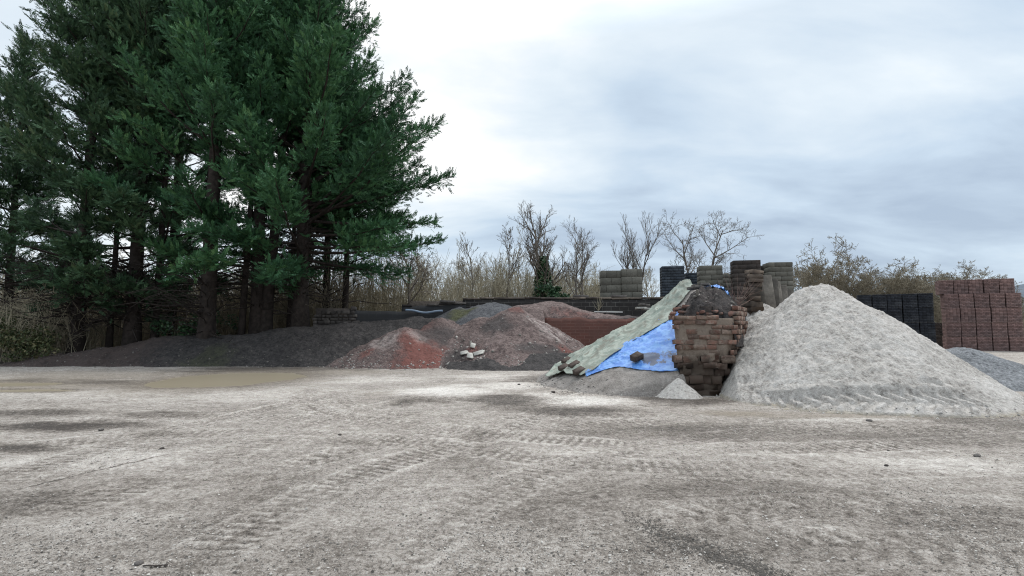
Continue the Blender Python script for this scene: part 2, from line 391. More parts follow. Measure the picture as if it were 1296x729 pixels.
# ------------------------------------------------------------------ ground
def ellipse_mask(X, Y, px, py, rx, ry, s=0, rough=0.5, skew=0.0):
    """a soft-edged ragged patch of the yard, given by where it lies and how large it is on the ground"""
    cx, cy = gh(px, py); ex = gh(px + rx, py)[0] - cx
    ey = (gh(px, py - ry)[1] - gh(px, py + ry)[1]) / 2
    dx = (X - cx); dy = (Y - cy); dx = dx - skew * dy
    d = np.sqrt((dx / ex) ** 2 + (dy / ey) ** 2)
    d = d + rough * 1.1 * fbm(X * 0.9, Y * 1.5, 31 + s, 6, 0.65)
    return 1 - sst(0.25, 1.25, d)

def catmull(P, n=14):
    P = [np.array(p, float) for p in P]; P = [2 * P[0] - P[1]] + P + [2 * P[-1] - P[-2]]
    out = []
    for i in range(1, len(P) - 2):
        for k in range(n):
            t = k / n
            out.append(0.5 * ((2 * P[i]) + (-P[i - 1] + P[i + 1]) * t + (2 * P[i - 1] - 5 * P[i] + 4 * P[i + 1] - P[i + 2]) * t * t + (-P[i - 1] + 3 * P[i] - 3 * P[i + 1] + P[i + 2]) * t ** 3))
    out.append(P[-2]); return np.array(out)
def track_uv(X, Y, pts, w):
    """along-track and signed across-track coordinates of the points near a wheel track"""
    S = catmull(pts); best = np.full(X.shape, 1e9); U = np.zeros(X.shape); Vv = np.full(X.shape, 9.0); acc = 0.0; T = np.zeros(X.shape)
    tot = np.linalg.norm(np.diff(S, axis=0), axis=1).sum()
    for a, b in zip(S[:-1], S[1:]):
        d = b - a; L = np.linalg.norm(d)
        if L < 1e-6: continue
        d = d / L
        m = (X > min(a[0], b[0]) - w * 2) & (X < max(a[0], b[0]) + w * 2) & (Y > min(a[1], b[1]) - w * 2) & (Y < max(a[1], b[1]) + w * 2)
        if m.any():
            x = X[m] - a[0]; y = Y[m] - a[1]
            u = np.clip(x * d[0] + y * d[1], 0, L); ex = x - u * d[0]; ey = y - u * d[1]
            dist = np.hypot(ex, ey); sg = np.sign(-x * d[1] + y * d[0])
            bm = best[m]; k = dist < bm
            bm = np.where(k, dist, bm); best[m] = bm
            uu = U[m]; uu[k] = (acc + u)[k]; U[m] = uu
            vv = Vv[m]; vv[k] = (sg * dist / w)[k]; Vv[m] = vv
        acc += L
    end = np.minimum(U, tot - U)
    return U, Vv, sst(0, min(1.2, tot * 0.2), end)

def left_level(x):
    return np.interp(x, [-60, -24, -19, -15, -12, -9.5, -7, -5], [0.5, 0.45, 0.55, 0.95, 1.3, 1.62, 2.0, 2.3])
def ground_z(X, Y):
    X = np.asarray(X, float); Y = np.asarray(Y, float)
    z = 0.03 * fbm(X * 0.12, Y * 0.12, 3, 3)
    lft = (left_level(X) - 0.1) * sst(23.0, 25.0, Y) * (1 - sst(-6.2, -5.4, X))
    ter = 3.02 * sst(27.15, 27.4, Y) * sst(-6.2, -5.4, X) * (1 - sst(15.0, 18.0, X))
    far = 0.8 * sst(40, 90, Y) * (1 - sst(10, 20, X))
    return z + lft + ter + far + np.where(Y > 24, 0.06 * fbm(X * 0.5, Y * 0.5, 8, 3), 0)

def grade(a, b, d0, g, dmax):
    r = [a]; d = d0
    while r[-1] < b: r.append(r[-1] + d); d = min(d * g, dmax)
    return r
xs = grade(8.5, 60, 0.04, 1.05, 3.0) ; xs += grade(xs[-1], 3500, 4, 1.35, 500)[1:]
xp = np.array(xs); xc = np.arange(-8.5, 8.5, 0.036)
gx = np.concatenate([-xp[::-1], xc[1:], xp])
ys = list(np.arange(3.0, 9.0, 0.03)); ys += grade(9.0, 19.5, 0.032, 1.009, 0.09); ys += list(np.arange(ys[-1] + 0.1, 29, 0.1))
ys += grade(ys[-1] + 0.12, 120, 0.14, 1.06, 6)
ys += grade(ys[-1] + 6, 4500, 8, 1.3, 600)
gy = np.array([-400, -150, -60, -25, -12, -6, -3, -1, 0, 0.7, 1.3, 1.8, 2.2, 2.5, 2.75] + ys)
GX, GY = np.meshgrid(gx, gy)
GZ = ground_z(GX, GY)
damp = np.zeros(GX.shape); pale = np.zeros(GX.shape); mud = np.zeros(GX.shape)
near = sst(26, 21, GY)
GZ += near * (0.018 * fbm(GX * 0.9, GY * 0.9, 5, 4) + 0.016 * fbm(GX * 4.0, GY * 4.0, 6, 4, 0.7)) * sst(-2, 2, GY)
# damp patches, tipped dust and mud (pixel position in the photo, half sizes in pixels)
for k, (px, py, rx, ry, st, sk) in enumerate([
    (90, 541, 110, 8, 1.0, 0), (30, 566, 70, 7, 0.9, 0), (60, 523, 80, 5, 0.6, 0), (200, 550, 60, 6, 0.5, 0), (185, 527, 60, 6, 0.6, 0),
    (140, 484, 120, 6, 0.75, 0), (20, 482, 60, 4, 0.7, 0), (330, 468, 120, 5, 0.75, 0), (40, 640, 120, 22, 0.45, 0.3), (180, 610, 90, 12, 0.35, 0),
    (690, 478, 60, 7, 0.8, 0), (640, 507, 90, 10, 0.75, 0), (720, 520, 90, 8, 0.7, 0), (510, 511, 26, 7, 0.9, 0), (560, 505, 60, 6, 0.5, 0), (610, 552, 40, 10, 0.6, 0), (600, 575, 80, 20, 0.3, 0),
    (450, 562, 60, 8, 0.45, 0), (1000, 545, 330, 15, 0.5, 0), (1180, 552, 160, 14, 0.5, 0), (1270, 540, 90, 22, 0.4, 0), (860, 507, 70, 7, 0.8, 0), (420, 465, 60, 5, 0.7, 0),
    (900, 620, 260, 25, 0.32, 0), (700, 640, 160, 40, 0.25, 0), (340, 640, 60, 60, 0.3, 0), (1150, 650, 200, 30, 0.3, 0), (960, 690, 200, 40, 0.3, 0), (430, 700, 120, 40, 0.25, 0), (800, 720, 60, 30, 0.3, 0)]):
    damp = np.maximum(damp, st * ellipse_mask(GX, GY, px, py, rx, ry, k, 0.6, sk))
for k, (px, py, rx, ry, st) in enumerate([
    (745, 508, 75, 8, 1.3), (690, 500, 40, 5, 1.1), (570, 494, 70, 9, 1.3), (640, 488, 60, 6, 1.1), (650, 476, 90, 5, 0.8), (1190, 588, 150, 14, 0.9), (1000, 575, 160, 10, 0.5), (720, 573, 70, 10, 0.6),
    (930, 566, 120, 8, 0.45), (1080, 532, 90, 3, 0.8), (330, 500, 130, 12, 0.55), (230, 500, 100, 10, 0.45), (120, 500, 120, 8, 0.5), (160, 583, 100, 14, 0.55), (10, 585, 40, 10, 0.9), (470, 480, 80, 6, 0.6), (560, 660, 60, 30, 0.3), (100, 660, 140, 25, 0.3), (820, 510, 60, 4, 0.5)]):
    pale = np.maximum(pale, st * ellipse_mask(GX, GY, px, py, rx, ry, 50 + k, 0.5))
for k, (px, py, rx, ry, st) in enumerate([
    (295, 479, 130, 12, 0.9), (950, 524, 80, 5, 1.0), (1080, 527, 160, 4, 0.7), (1270, 521, 60, 5, 0.6), (100, 476, 130, 9, 0.6), (60, 489, 90, 6, 0.7), (220, 490, 100, 6, 0.5), (440, 471, 70, 4, 0.6), (480, 500, 20, 5, 0.3)]):
    mud = np.maximum(mud, st * ellipse_mask(GX, GY, px, py, rx, ry, 90 + k, 0.5))
# water basins
PUD = [(296, 479, 86, 9.5, 0.08, 0.22), (14, 486, 66, 3.0, 0.05, 0.4), (30, 494, 60, 2.2, 0.04, 0.45)]
for k, (px, py, rx, ry, dp, ro) in enumerate(PUD):
    damp = np.maximum(damp, 0.9 * ellipse_mask(GX, GY, px, py, rx * 1.35, ry * 1.5, 130 + k, ro))
    mud = np.maximum(mud, 0.9 * ellipse_mask(GX, GY, px, py, rx * 1.5, ry * 1.6, 131 + k, ro))
    cx, cy = gh(px, py); ex = gh(px + rx, py)[0] - cx; ey = (gh(px, py - ry)[1] - gh(px, py + ry)[1]) / 2
    d = np.sqrt(((GX - cx) / ex) ** 2 + ((GY - cy) / ey) ** 2) + ro * fbm(GX * 0.7, GY * 0.7, 140 + k, 4)
    zb = float(ground_z(np.array([cx]), np.array([cy]))[0]) - 0.03
    rim = 1 - sst(1.1, 1.9, d)
    GZ = GZ * (1 - rim) + np.maximum(GZ, zb + 0.012) * rim
    inn = 1 - sst(0.88, 1.04, d)
    GZ = GZ * (1 - inn) + (zb - dp) * inn
# wheel tracks
TR = [([(405, 488), (385, 500), (395, 517), (440, 530), (520, 537)], 0.26, 0.02, 0.3),
      ([(440, 492), (428, 503), (440, 515), (480, 524), (560, 527)], 0.24, 0.02, 0.3),
      ([(-80, 712), (60, 655), (180, 612), (290, 575), (400, 538), (520, 505)], 0.28, 0.014, 0.0),
      ([(-80, 640), (60, 588), (200, 550), (330, 520), (440, 497)], 0.28, 0.014, 0.0),
      ([(-60, 545), (120, 533), (280, 528), (450, 535), (640, 552), (860, 568), (1080, 566), (1340, 556)], 0.3, 0.011, 0.0),
      ([(-60, 575), (140, 556), (320, 550), (520, 562), (760, 588), (1020, 596), (1340, 588)], 0.3, 0.011, 0.0),
      ([(150, 780), (280, 690), (400, 625), (520, 580), (680, 545), (900, 528)], 0.27, 0.010, 0.0),
      ([(420, 780), (520, 690), (620, 630), (740, 585), (920, 552), (1150, 536)], 0.27, 0.010, 0.0),
      ([(780, 662), (900, 650), (1060, 641), (1220, 640), (1400, 648)], 0.27, 0.019, 0.6),
      ([(640, 700), (860, 690), (1080, 690), (1400, 705)], 0.27, 0.009, 0.6),
      ([(340, 600), (430, 575), (520, 556), (640, 540)], 0.25, 0.014, 0.5),
      ([(600, 540), (700, 528), (820, 528), (960, 535), (1150, 545), (1330, 540)], 0.28, 0.013, 0.2),
      ([(520, 497), (600, 508), (700, 500), (800, 478)], 0.25, 0.02, 0.0),
      ([(600, 560), (640, 550), (690, 520), (720, 500)], 0.24, 0.016, 0.6)]
tread = np.zeros(GX.shape)
for k, (pp, w, dp, chev) in enumerate(TR):
    U, V, E = track_uv(GX, GY, [gh(*p) for p in pp], w)
    a = np.abs(V); ins = (1 - sst(0.8, 1.0, a)) * E
    lip = np.exp(-((a - 1.12) / 0.16) ** 2) * E
    wob = np.clip(0.55 + 0.8 * fbm(GX * 0.8, GY * 0.8, 60 + k, 4), 0.0 if chev else 0.28, 1)
    if chev: ph = (U / 0.2 + a * chev + 0.5 * (V > 0)) % 1.0
    else: ph = (U / 0.13 + 0.15 * V) % 1.0
    blk = sst(0.0, 0.12, ph) * (1 - sst(0.5, 0.64, ph)) * sst(0.05, 0.15, a)
    GZ += (1.3 if chev else 0.95) * dp * (-0.9 * ins + 0.6 * lip + 0.9 * ins * blk) * (0.15 + 1.2 * wob ** 1.5)
    damp = np.maximum(damp, (0.4 if chev else 0.42) * ins * (1 - (0.8 if chev else 0.45) * blk) * wob)
    pale = np.maximum(pale, (0.5 if chev else 0.75) * np.maximum(lip, ins * blk) * wob)
# joint of the old concrete slab showing at the left
U, V, E = track_uv(GX, GY, [gh(-40, 632), gh(60, 611), gh(160, 588), gh(252, 569)], 0.022)
ln = (1 - sst(0.3, 1.0, np.abs(V))) * E * sst(-0.5, 0.1, fbm(GX * 3, GY * 3, 77, 3))
damp = np.maximum(damp, 1.1 * ln); GZ -= 0.006 * ln
# kerb of clods crushed in front of the camera

damp *= sst(60, 30, GY); 
verge = sst(21.2, 22.5, GY + 0.8 * fbm(GX * 0.6, GY * 0.6, 9, 3)) * (1 - sst(14, 17, GX)) 
damp = np.maximum(damp, 1.1 * verge)
ny, nx = GX.shape
I = np.arange(ny * nx).reshape(ny, nx)
FQ = np.stack([I[:-1, :-1], I[:-1, 1:], I[1:, 1:], I[1:, :-1]], -1).reshape(-1, 4)
gme = mesh_np('ground', np.stack([GX, GY, GZ], -1).reshape(-1, 3), FQ, M['ground'], True, {'damp': damp, 'pale': pale, 'mud': mud})
tag(link('ground', gme), kind='structure')

def yard(x, y): return float(ground_z(np.array([x]), np.array([y]))[0])

# puddle water: sheets lying in the basins
for k, (px, py, rx, ry, dp, ro) in enumerate(PUD):
    cx, cy = gh(px, py); ex = gh(px + rx, py)[0] - cx; ey = (gh(px, py - ry)[1] - gh(px, py + ry)[1]) / 2
    th = np.linspace(0, 2 * pi, 90, endpoint=False)
    zz = yard(cx, cy) - 0.03
    rr = 1.3
    V = np.concatenate([[[cx, cy, zz]], np.stack([cx + ex * rr * np.cos(th), cy + ey * rr * np.sin(th), np.full(90, zz)], -1)])
    T = np.stack([np.zeros(90, int), 1 + np.arange(90), 1 + (np.arange(90) + 1) % 90], -1)
    tag(link('water', mesh_np('water', V, T, M['water'])), kind='structure')

# far hill on the right
hx = np.linspace(300, 2600, 80); hy = np.linspace(700, 1500, 24)
HX, HY = np.meshgrid(hx, hy)
HZ = 118 * sst(560, 1250, HX) * sst(690, 1050, HY) * (0.85 + 0.25 * fbm(HX / 400, HY / 400, 4, 4)) * sst(1500, 1100, HY) + 3.5 * vn(HX / 22, HY / 22, 2) - 4
I = np.arange(HX.size).reshape(HX.shape)
tag(link('hill', mesh_np('hill', np.stack([HX, HY, HZ], -1).reshape(-1, 3), np.stack([I[:-1, :-1], I[:-1, 1:], I[1:, 1:], I[1:, :-1]], -1).reshape(-1, 4), M['hill'], True)), kind='structure')

# ------------------------------------------------------------------ heaps
def heap(name, x0, x1, y0, y1, res, h, mat, label, attrs=None, cat='heap', base=None, group=None):
    x = np.arange(x0, x1 + res, res); y = np.arange(y0, y1 + res, res)
    X, Y = np.meshgrid(x, y); Z = h(X, Y)
    B = ground_z(X, Y) if base is None else base(X, Y)
    Z = np.maximum(Z, B - 0.06)
    A = {k: f(X, Y, Z) for k, f in (attrs or {}).items()}
    keep = (Z > B - 0.03)
    I = np.arange(X.size).reshape(X.shape)
    Q = np.stack([I[:-1, :-1], I[:-1, 1:], I[1:, 1:], I[1:, :-1]], -1)
    kk = keep[:-1, :-1] | keep[:-1, 1:] | keep[1:, 1:] | keep[1:, :-1]
    Q = Q[kk].reshape(-1, 4)
    used = np.unique(Q); remap = np.full(X.size, -1); remap[used] = np.arange(len(used))
    V = np.stack([X, Y, Z], -1).reshape(-1, 3)[used]
    o = link(name, mesh_np(name, V, remap[Q], mat, True, {k: v.ravel()[used] for k, v in A.items()}))
    return tag(o, label, cat, group)
def cone(X, Y, cx, cy, H, sl, soft=0.35, ax=1.0, ay=1.0):
    d = np.sqrt(((X - cx) / ax) ** 2 + ((Y - cy) / ay) ** 2 + soft ** 2) - soft
    return H - sl * d
def rough(X, Y, s, a1=0.09, a2=0.035, a3=0.012):
    a2 = a2 * 1.3; a3 = a3 * 1.6
    return a1 * fbm(X * 0.9, Y * 0.9, s, 3) + a2 * fbm(X * 3.3, Y * 3.3, s + 11, 4, 0.6) + a3 * fbm(X * 14, Y * 14, s + 23, 3, 0.65)
def blob(X, Y, x, y, r, s=0, ay=1.0):
    d = np.sqrt((X - x) ** 2 + ((Y - y) / ay) ** 2) / r + 0.7 * fbm(X * 1.1, Y * 1.1, s, 5, 0.6)
    return 1 - sst(0.2, 1.25, d)

# white aggregate heap on the right
def h_white0(X, Y):
    h = cone(X, Y, 7.92, 13.15, 2.74, 0.80, 0.3, 1.0, 1.06)
    h = smax(h, cone(X, Y, 7.05, 14.5, 2.3, 0.86, 0.3), 0.2)
    h = smax(h, cone(X, Y, 9.3, 15.0, 1.8, 0.62, 0.4), 0.2)
    lim = np.where(Y > 12.0, 4.95 + (Y - 12.0) * 0.5, 4.95 - (12.0 - Y) * 0.35)
    return h - 1.1 * np.maximum(0, lim + 0.22 - X)
WT = [hit(*p, h_white0, 8.6, 12) for p in [(925, 519), (985, 514), (1040, 510), (1100, 508), (1160, 509), (1215, 512), (1250, 515), (1280, 516)]]
def h_white(X, Y):
    h0 = h_white0(X, Y)
    up = sst(0.0, 0.5, h0)
    h = h0 + up * (0.14 * fbm(X * 0.7, Y * 0.7, 41, 3) + 0.05 * fbm(X * 2.2, Y * 2.2, 42, 4, 0.6) + 0.045 * fbm(X * 7, Y * 7, 43, 4, 0.7))
    h = h + 0.035 * (vn(X * 15, Y * 15, 44) - 0.5) - 0.06 * up * np.abs(fbm(X * 3.4, Y * 3.4, 45, 3))
    # small slip scar on the right flank
    U, V, E = track_uv(X, Y, [hit(*p, h_white0, 8.6, 14) for p in [(1150, 486), (1165, 478), (1180, 480), (1200, 487)]], 0.09)
    h = h - 0.10 * E * (1 - sst(0.2, 1.0, np.abs(V)))
    # a loader wheel has pressed a shelf along its foot
    U, V, E = track_uv(X, Y, WT, 0.36)
    a = np.abs(V); ins = (1 - sst(0.9, 1.08, a)) * E
    ph = (U / 0.30 + 0.8 * a + 0.5 * (V > 0)) % 1.0
    blk = sst(0.0, 0.15, ph) * (1 - sst(0.45, 0.6, ph)) * sst(0.04, 0.16, a) * sst(-0.95, -0.6, V)
    shelf = h0 - 0.17 * V - 0.07 + 0.085 * blk + 0.008 * fbm(X * 8, Y * 8, 46, 3)
    h = h * (1 - ins) + np.maximum(shelf, -0.05) * ins
    return h
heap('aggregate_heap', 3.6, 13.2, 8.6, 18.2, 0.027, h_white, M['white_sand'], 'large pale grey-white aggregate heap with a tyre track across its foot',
     {'dark': lambda X, Y, Z: 0.75 * blob(X, Y, 5.3, 12.4, 0.9, 3),  # shade next to the wall end, painted into the heap's colour
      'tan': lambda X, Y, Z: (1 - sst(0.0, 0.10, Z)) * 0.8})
# blue-grey gravel behind it
def h_gravel(X, Y):
    h = cone(X, Y, 13.4, 15.4, 1.02, 0.50, 0.3, 1.15, 1.0)
    h = smax(h, cone(X, Y, 16.2, 14.6, 0.62, 0.4, 0.3, 1.4, 1.0), 0.2)
    return h + rough(X, Y, 70, 0.05, 0.03, 0.02)
heap('gravel_heap', 10.2, 20, 11.5, 19.0, 0.05, h_gravel, M['gravel'], 'low blue-grey gravel heap behind the right foot of the pale heap')
# sand under the tarpaulins
def h_tarp(X, Y):
    h = smax(cone(X, Y, 5.35, 15.6, 2.92, 0.98, 0.15, 1.03, 1.0), cone(X, Y, 5.35, 15.6, 2.42, 0.575, 0.3, 1.03, 1.0), 0.2)
    h = smax(h, cone(X, Y, 7.2, 18.6, 2.5, 0.7, 0.3), 0.3)
    return h + 0.06 * fbm(X * 0.8, Y * 0.8, 81, 3)
def h_tarp_r(X, Y):
    return h_tarp(X, Y) - 4 * np.maximum(0, X - (4.1 + (Y - 12.3) * 0.625)) - 3 * np.maximum(0, 12.2 - Y) + 0.03 * fbm(X * 3, Y * 3, 82, 4, 0.6) + 0.012 * fbm(X * 12, Y * 12, 83, 3) - 0.07 * np.clip(fbm(X * 1.6, Y * 1.6, 84, 3) - 0.15, 0, 1)
heap('sand_heap', 0.2, 9.2, 11.0, 23.0, 0.045, h_tarp_r, M['tarp_sand'], 'brown sand heap leaning on the brick wall end, half under tarpaulins',
     {'dark': lambda X, Y, Z: 0.8 * blob(X, Y, 4.2, 12.6, 0.5, 3)})
def h_small(X, Y):
    return cone(X, Y, 3.88, 12.1, 0.42, 0.9, 0.08, 1.0, 0.9) + rough(X, Y, 90, 0.03, 0.03, 0.012)
heap('sand_heap', 3.0, 4.8, 11.0, 13.0, 0.025, h_small, M['white_sand'], 'tiny pale sand heap spilled at the foot of the brick wall end',
     {'dark': lambda X, Y, Z: X * 0, 'tan': lambda X, Y, Z: X * 0 + 0.1})
# dark soil bank in front of the conifers
def bank_profile(X):
    return np.interp(X, [-21.5, -19.5, -17.5, -16.2, -15.5, -13.5, -11, -9, -7.5, -6, -4.5, -3.4], [0.0, 0.45, 0.72, 1.05, 1.16, 1.15, 1.5, 1.68, 1.78, 1.95, 2.15, 2.0])
def h_bank(X, Y):
    top = bank_profile(X + 0.5 * fbm(X * 0.5, Y * 0.5, 14, 2))
    foot = 20.9 + np.interp(X, [-20, -8, -4], [0.1, 0.0, 0.4]) + 0.3 * fbm(X * 0.5, X * 0, 15, 3)
    h = -smax(-top, -(Y - foot) * 0.72, 0.5)
    h = np.minimum(h, top - np.maximum(0, (Y - 24.3)) * 0.5)
    return h + rough(X, Y, 100, 0.10, 0.05, 0.02)
heap('soil_bank', -22.5, -3.0, 20.3, 25.6, 0.05, h_bank, M['dark_soil'], 'long low bank of dark soil along the foot of the conifers', {
     'brown': lambda X, Y, Z: 0.85 * (1 - sst(-17.0, -13.0, X)) , 'moss': lambda X, Y, Z: 0.5 * blob(X, Y, -12.5, 21.4, 2.0, 5, 0.5)}, 'soil bank')
# red-brown heaps in the middle
def h_redl(X, Y):
    h = cone(X, Y, -4.75, 22.9, 1.62, 0.66, 0.4, 1.05, 1.0)
    h = smax(h, cone(X, Y, -3.3, 24.2, 2.0, 0.62, 0.4, 1.2, 1.0), 0.3)
    h = smax(h, cone(X, Y, -6.0, 22.4, 0.95, 0.55, 0.4), 0.3)
    return h + rough(X, Y, 120, 0.10, 0.06, 0.022)
heap('soil_heap', -8.6, -0.8, 19.6, 26.4, 0.05, h_redl, M['red_soil'], 'lower brick-red soil heap with pale dusting, next to the dark bank', {
     'red': lambda X, Y, Z: np.maximum.reduce([1.0 * blob(X, Y, -3.6, 21.2, 1.5, 1, 1.0), 0.95 * blob(X, Y, -2.6, 21.0, 0.8, 4), 0.7 * blob(X, Y, -5.9, 21.2, 0.5, 2), 0.5 * blob(X, Y, -4.2, 23.5, 1.0, 6)]),
     'pale': lambda X, Y, Z: np.maximum(0.6 * blob(X, Y, -5.4, 21.9, 0.8, 7), 0.6 * blob(X, Y, -4.2, 22.4, 0.6, 8)), 'dark': lambda X, Y, Z: 0.7 * blob(X, Y, -3.3, 22.9, 1.1, 9), 'moss': lambda X, Y, Z: X * 0})
def h_redc(X, Y):
    h = cone(X, Y, 0.15, 23.5, 2.52, 0.68, 0.3, 1.05, 1.03)
    h = smax(h, cone(X, Y, -1.5, 23.8, 2.02, 0.66, 0.4), 0.3)
    h = smax(h, cone(X, Y, 1.4, 23.2, 1.75, 0.68, 0.4), 0.3)
    return h + rough(X, Y, 140, 0.10, 0.06, 0.022)
def streaks(X, Y):
    ang = np.arctan2(Y - 23.6, X - 0.1); return fbm(ang * 14, np.hypot(X, Y - 23.5) * 0.8, 151, 4, 0.7)
heap('soil_heap', -4.2, 5.4, 19.4, 27.0, 0.05, h_redc, M['red_soil'], 'tall brown soil heap with pale streaked right flank and slab pieces on it', {
     'red': lambda X, Y, Z: np.maximum.reduce([0.9 * blob(X, Y, 2.1, 21.0, 0.8, 1, 0.6), 0.85 * blob(X, Y, -1.75, 21.0, 0.5, 4, 1.2), 0.6 * blob(X, Y, 0.2, 23.3, 0.5, 2)]),
     'pale': lambda X, Y, Z: np.clip(1.0 * blob(X, Y, 1.5, 22.5, 1.35, 7) * (0.45 + 0.9 * streaks(X, Y)), 0, 1) + 0.3 * blob(X, Y, -0.8, 22.6, 0.7, 17), 
     'dark': lambda X, Y, Z: np.maximum.reduce([0.85 * blob(X, Y, -0.8, 22.2, 0.9, 9), 0.9 * blob(X, Y, 0.9, 20.7, 1.4, 19, 0.35), 0.9 * blob(X, Y, -2.3, 20.9, 0.55, 29, 1.3)]),
     'moss': lambda X, Y, Z: X * 0})
def h_redb(X, Y):
    top = np.interp(X, [-2.6, -1.0, 0.6, 1.6, 2.6, 3.2, 4.2, 6.2, 8.5], [1.6, 2.35, 2.8, 2.92, 2.85, 2.6, 2.35, 2.12, 2.3])
    h = top - 0.5 * np.maximum(0, 26.2 - Y) * np.interp(X, [0, 3, 6], [1.0, 0.55, 0.12])
    h = h + rough(X, Y, 160, 0.10, 0.05, 0.02)
    w = sst(1.5, 1.75, X)
    return h * (1 - w) + w * np.where(Y < 24.97, -1, np.minimum(h, 2.0 + (Y - 24.97) * 1.1 + 0.16 * fbm(X * 1.6, Y * 3, 165, 4, 0.6)))
heap('soil_heap', -2.6, 9.5, 23.0, 26.98, 0.055, h_redb, M['red_soil'], 'purple-brown soil heaped behind the red brick bay wall', {
     'red': lambda X, Y, Z: 0.5 * blob(X, Y, 3.0, 25.2, 1.2, 1, 0.5), 'pale': lambda X, Y, Z: X * 0, 'dark': lambda X, Y, Z: 0.9 * sst(4.6, 6.2, X), 'moss': lambda X, Y, Z: X * 0}, base=lambda X, Y: X * 0)
def h_dark(X, Y):
    h = cone(X, Y, 6.6, 21.8, 2.1, 0.47, 0.4, 1.0, 0.8)
    return h + rough(X, Y, 180, 0.08, 0.05, 0.02)
heap('soil_heap', 1.2, 10.5, 18.8, 24.9, 0.055, h_dark, M['dark_soil'], 'blackish soil heap behind the green tarpaulin, in front of the red wall',
     {'brown': lambda X, Y, Z: 0.45 * blob(X, Y, 4, 21, 1.5, 2), 'moss': lambda X, Y, Z: X * 0})
def h_foot(X, Y):
    h = cone(X, Y, 1.2, 20.7, 0.62, 0.42, 0.5, 2.6, 0.8)
    h = smax(h, cone(X, Y, 2.9, 20.6, 0.42, 0.4, 0.4, 1.6, 0.8), 0.15)
    return h + rough(X, Y, 190, 0.08, 0.05, 0.02)
heap('soil_heap', -2.5, 6.0, 18.9, 22.5, 0.05, h_foot, M['dark_soil'], 'low ridge of dark soil along the foot of the tall brown heap',
     {'brown': lambda X, Y, Z: 0.8 * blob(X, Y, 2.6, 20.3, 0.5, 2), 'moss': lambda X, Y, Z: X * 0})
def h_mound(X, Y):
    h = cone(X, Y, -1.0, 26.0, 2.88, 0.62, 0.5, 1.2, 1.1)
    h = smax(h, cone(X, Y, -2.7, 26.0, 2.6, 0.7, 0.4, 1.1, 1.0), 0.2)
    return h + rough(X, Y, 200, 0.08, 0.05, 0.02)
heap('gravel_heap', -4.6, 2.4, 23.6, 26.98, 0.055, h_mound, M['grey_mound'], 'grey gravel mound with a mossy side against the rear wall',
     {'moss': lambda X, Y, Z: 0.85 * blob(X, Y, -2.6, 25.3, 0.6, 2, 1.4) + 0.6 * blob(X, Y, -2.0, 25.4, 0.4, 7)})

# ------------------------------------------------------------------ walls
def wall(name, x0, y0, x1, y1, z0, z1, th, mat, label, cope=None, wob=0.05, s=0, res=0.18, cat='wall', cope_h=0.09):
    """a run of walling with an uneven top; coping stones as one part"""
    L = math.hypot(x1 - x0, y1 - y0); d = np.array([(x1 - x0) / L, (y1 - y0) / L]); nrm = np.array([d[1], -d[0]])
    n = max(2, int(L / res)); u = np.linspace(0, L, n); nz = 14
    root = empty(name, (x0, y0, 0))
    mb = []; 
    top = z1 + wob * fbm(u * 0.8, u * 0, 300 + s, 4, 0.7) if wob else np.full(n, z1)
    V = []
    prof = [(0.5, k / (nz - 1)) for k in range(nz)] + [(-0.5, k / (nz - 1)) for k in range(nz - 1, -1, -1)]
    for off, t in prof:
        zz = z0 + (top - z0) * t
        o = off * th + 0.02 * fbm(u * 2.5, zz * 2.5, 310 + s, 3)
        V.append(np.stack([d[0] * u + nrm[0] * o, d[1] * u + nrm[1] * o, zz], -1))
    V = np.array(V); m = len(prof)
    I = np.arange(m * n).reshape(m, n)
    Q = np.stack([I[:-1, :-1], I[:-1, 1:], I[1:, 1:], I[1:, :-1]], -1).reshape(-1, 4)
    ends = []
    for c in (0, n - 1):
        for k in range(nz - 1):
            ends.append([I[k, c], I[k + 1, c], I[m - 2 - k, c], I[m - 1 - k, c]])
    link('masonry', mesh_np('masonry', V.reshape(-1, 3), [np.concatenate([Q, np.array(ends)])], mat), root)
    if cope:
        b = MB(); t = 0.0; rs = np.random.RandomState(s + 5)
        ang = math.atan2(d[1], d[0])
        while t < L - 0.2:
            w = min(rs.uniform(0.5, 0.95), L - t)
            if rs.rand() > 0.08:
                zt = float(np.interp(t + w / 2, u, top)) + cope_h / 2 + 0.02
                b.box((d[0] * (t + w / 2), d[1] * (t + w / 2), zt), (w - 0.015, th + 0.1, cope_h), (rs.uniform(-.02, .02), rs.uniform(-.02, .02), ang + rs.uniform(-.01, .01)), 0.008, rs.rand(), 0.012)
            t += w
        b.build('coping', cope, root)
    return tag(root, label, cat)
wall('retaining_wall', -2.6, 27.1, 15.4, 27.1, 0, 3.08, 0.34, M['wall_black'], 'long blackened block retaining wall behind the soil heaps, stacks above it', M['coping'], 0.05, 1)
wall('retaining_wall', -5.6, 26.0, -2.4, 26.6, 0, 2.72, 0.34, M['wall_grey'], 'short sooty wall section left of the mossy mound', M['stone_wall'], 0.12, 2)
wall('block_wall', -7.75, 24.55, -4.6, 25.2, 0, 2.4, 0.25, M['wall_grey'], 'plain dark grey block wall above the dark bank, beside the conifers', None, 0.04, 3)
wall('bay_wall', 1.6, 25.0, 7.6, 25.0, 0, 2.08, 0.24, M['wall_red'], 'red brick bay wall between the brown heap and green tarpaulin', None, 0.22, 4)
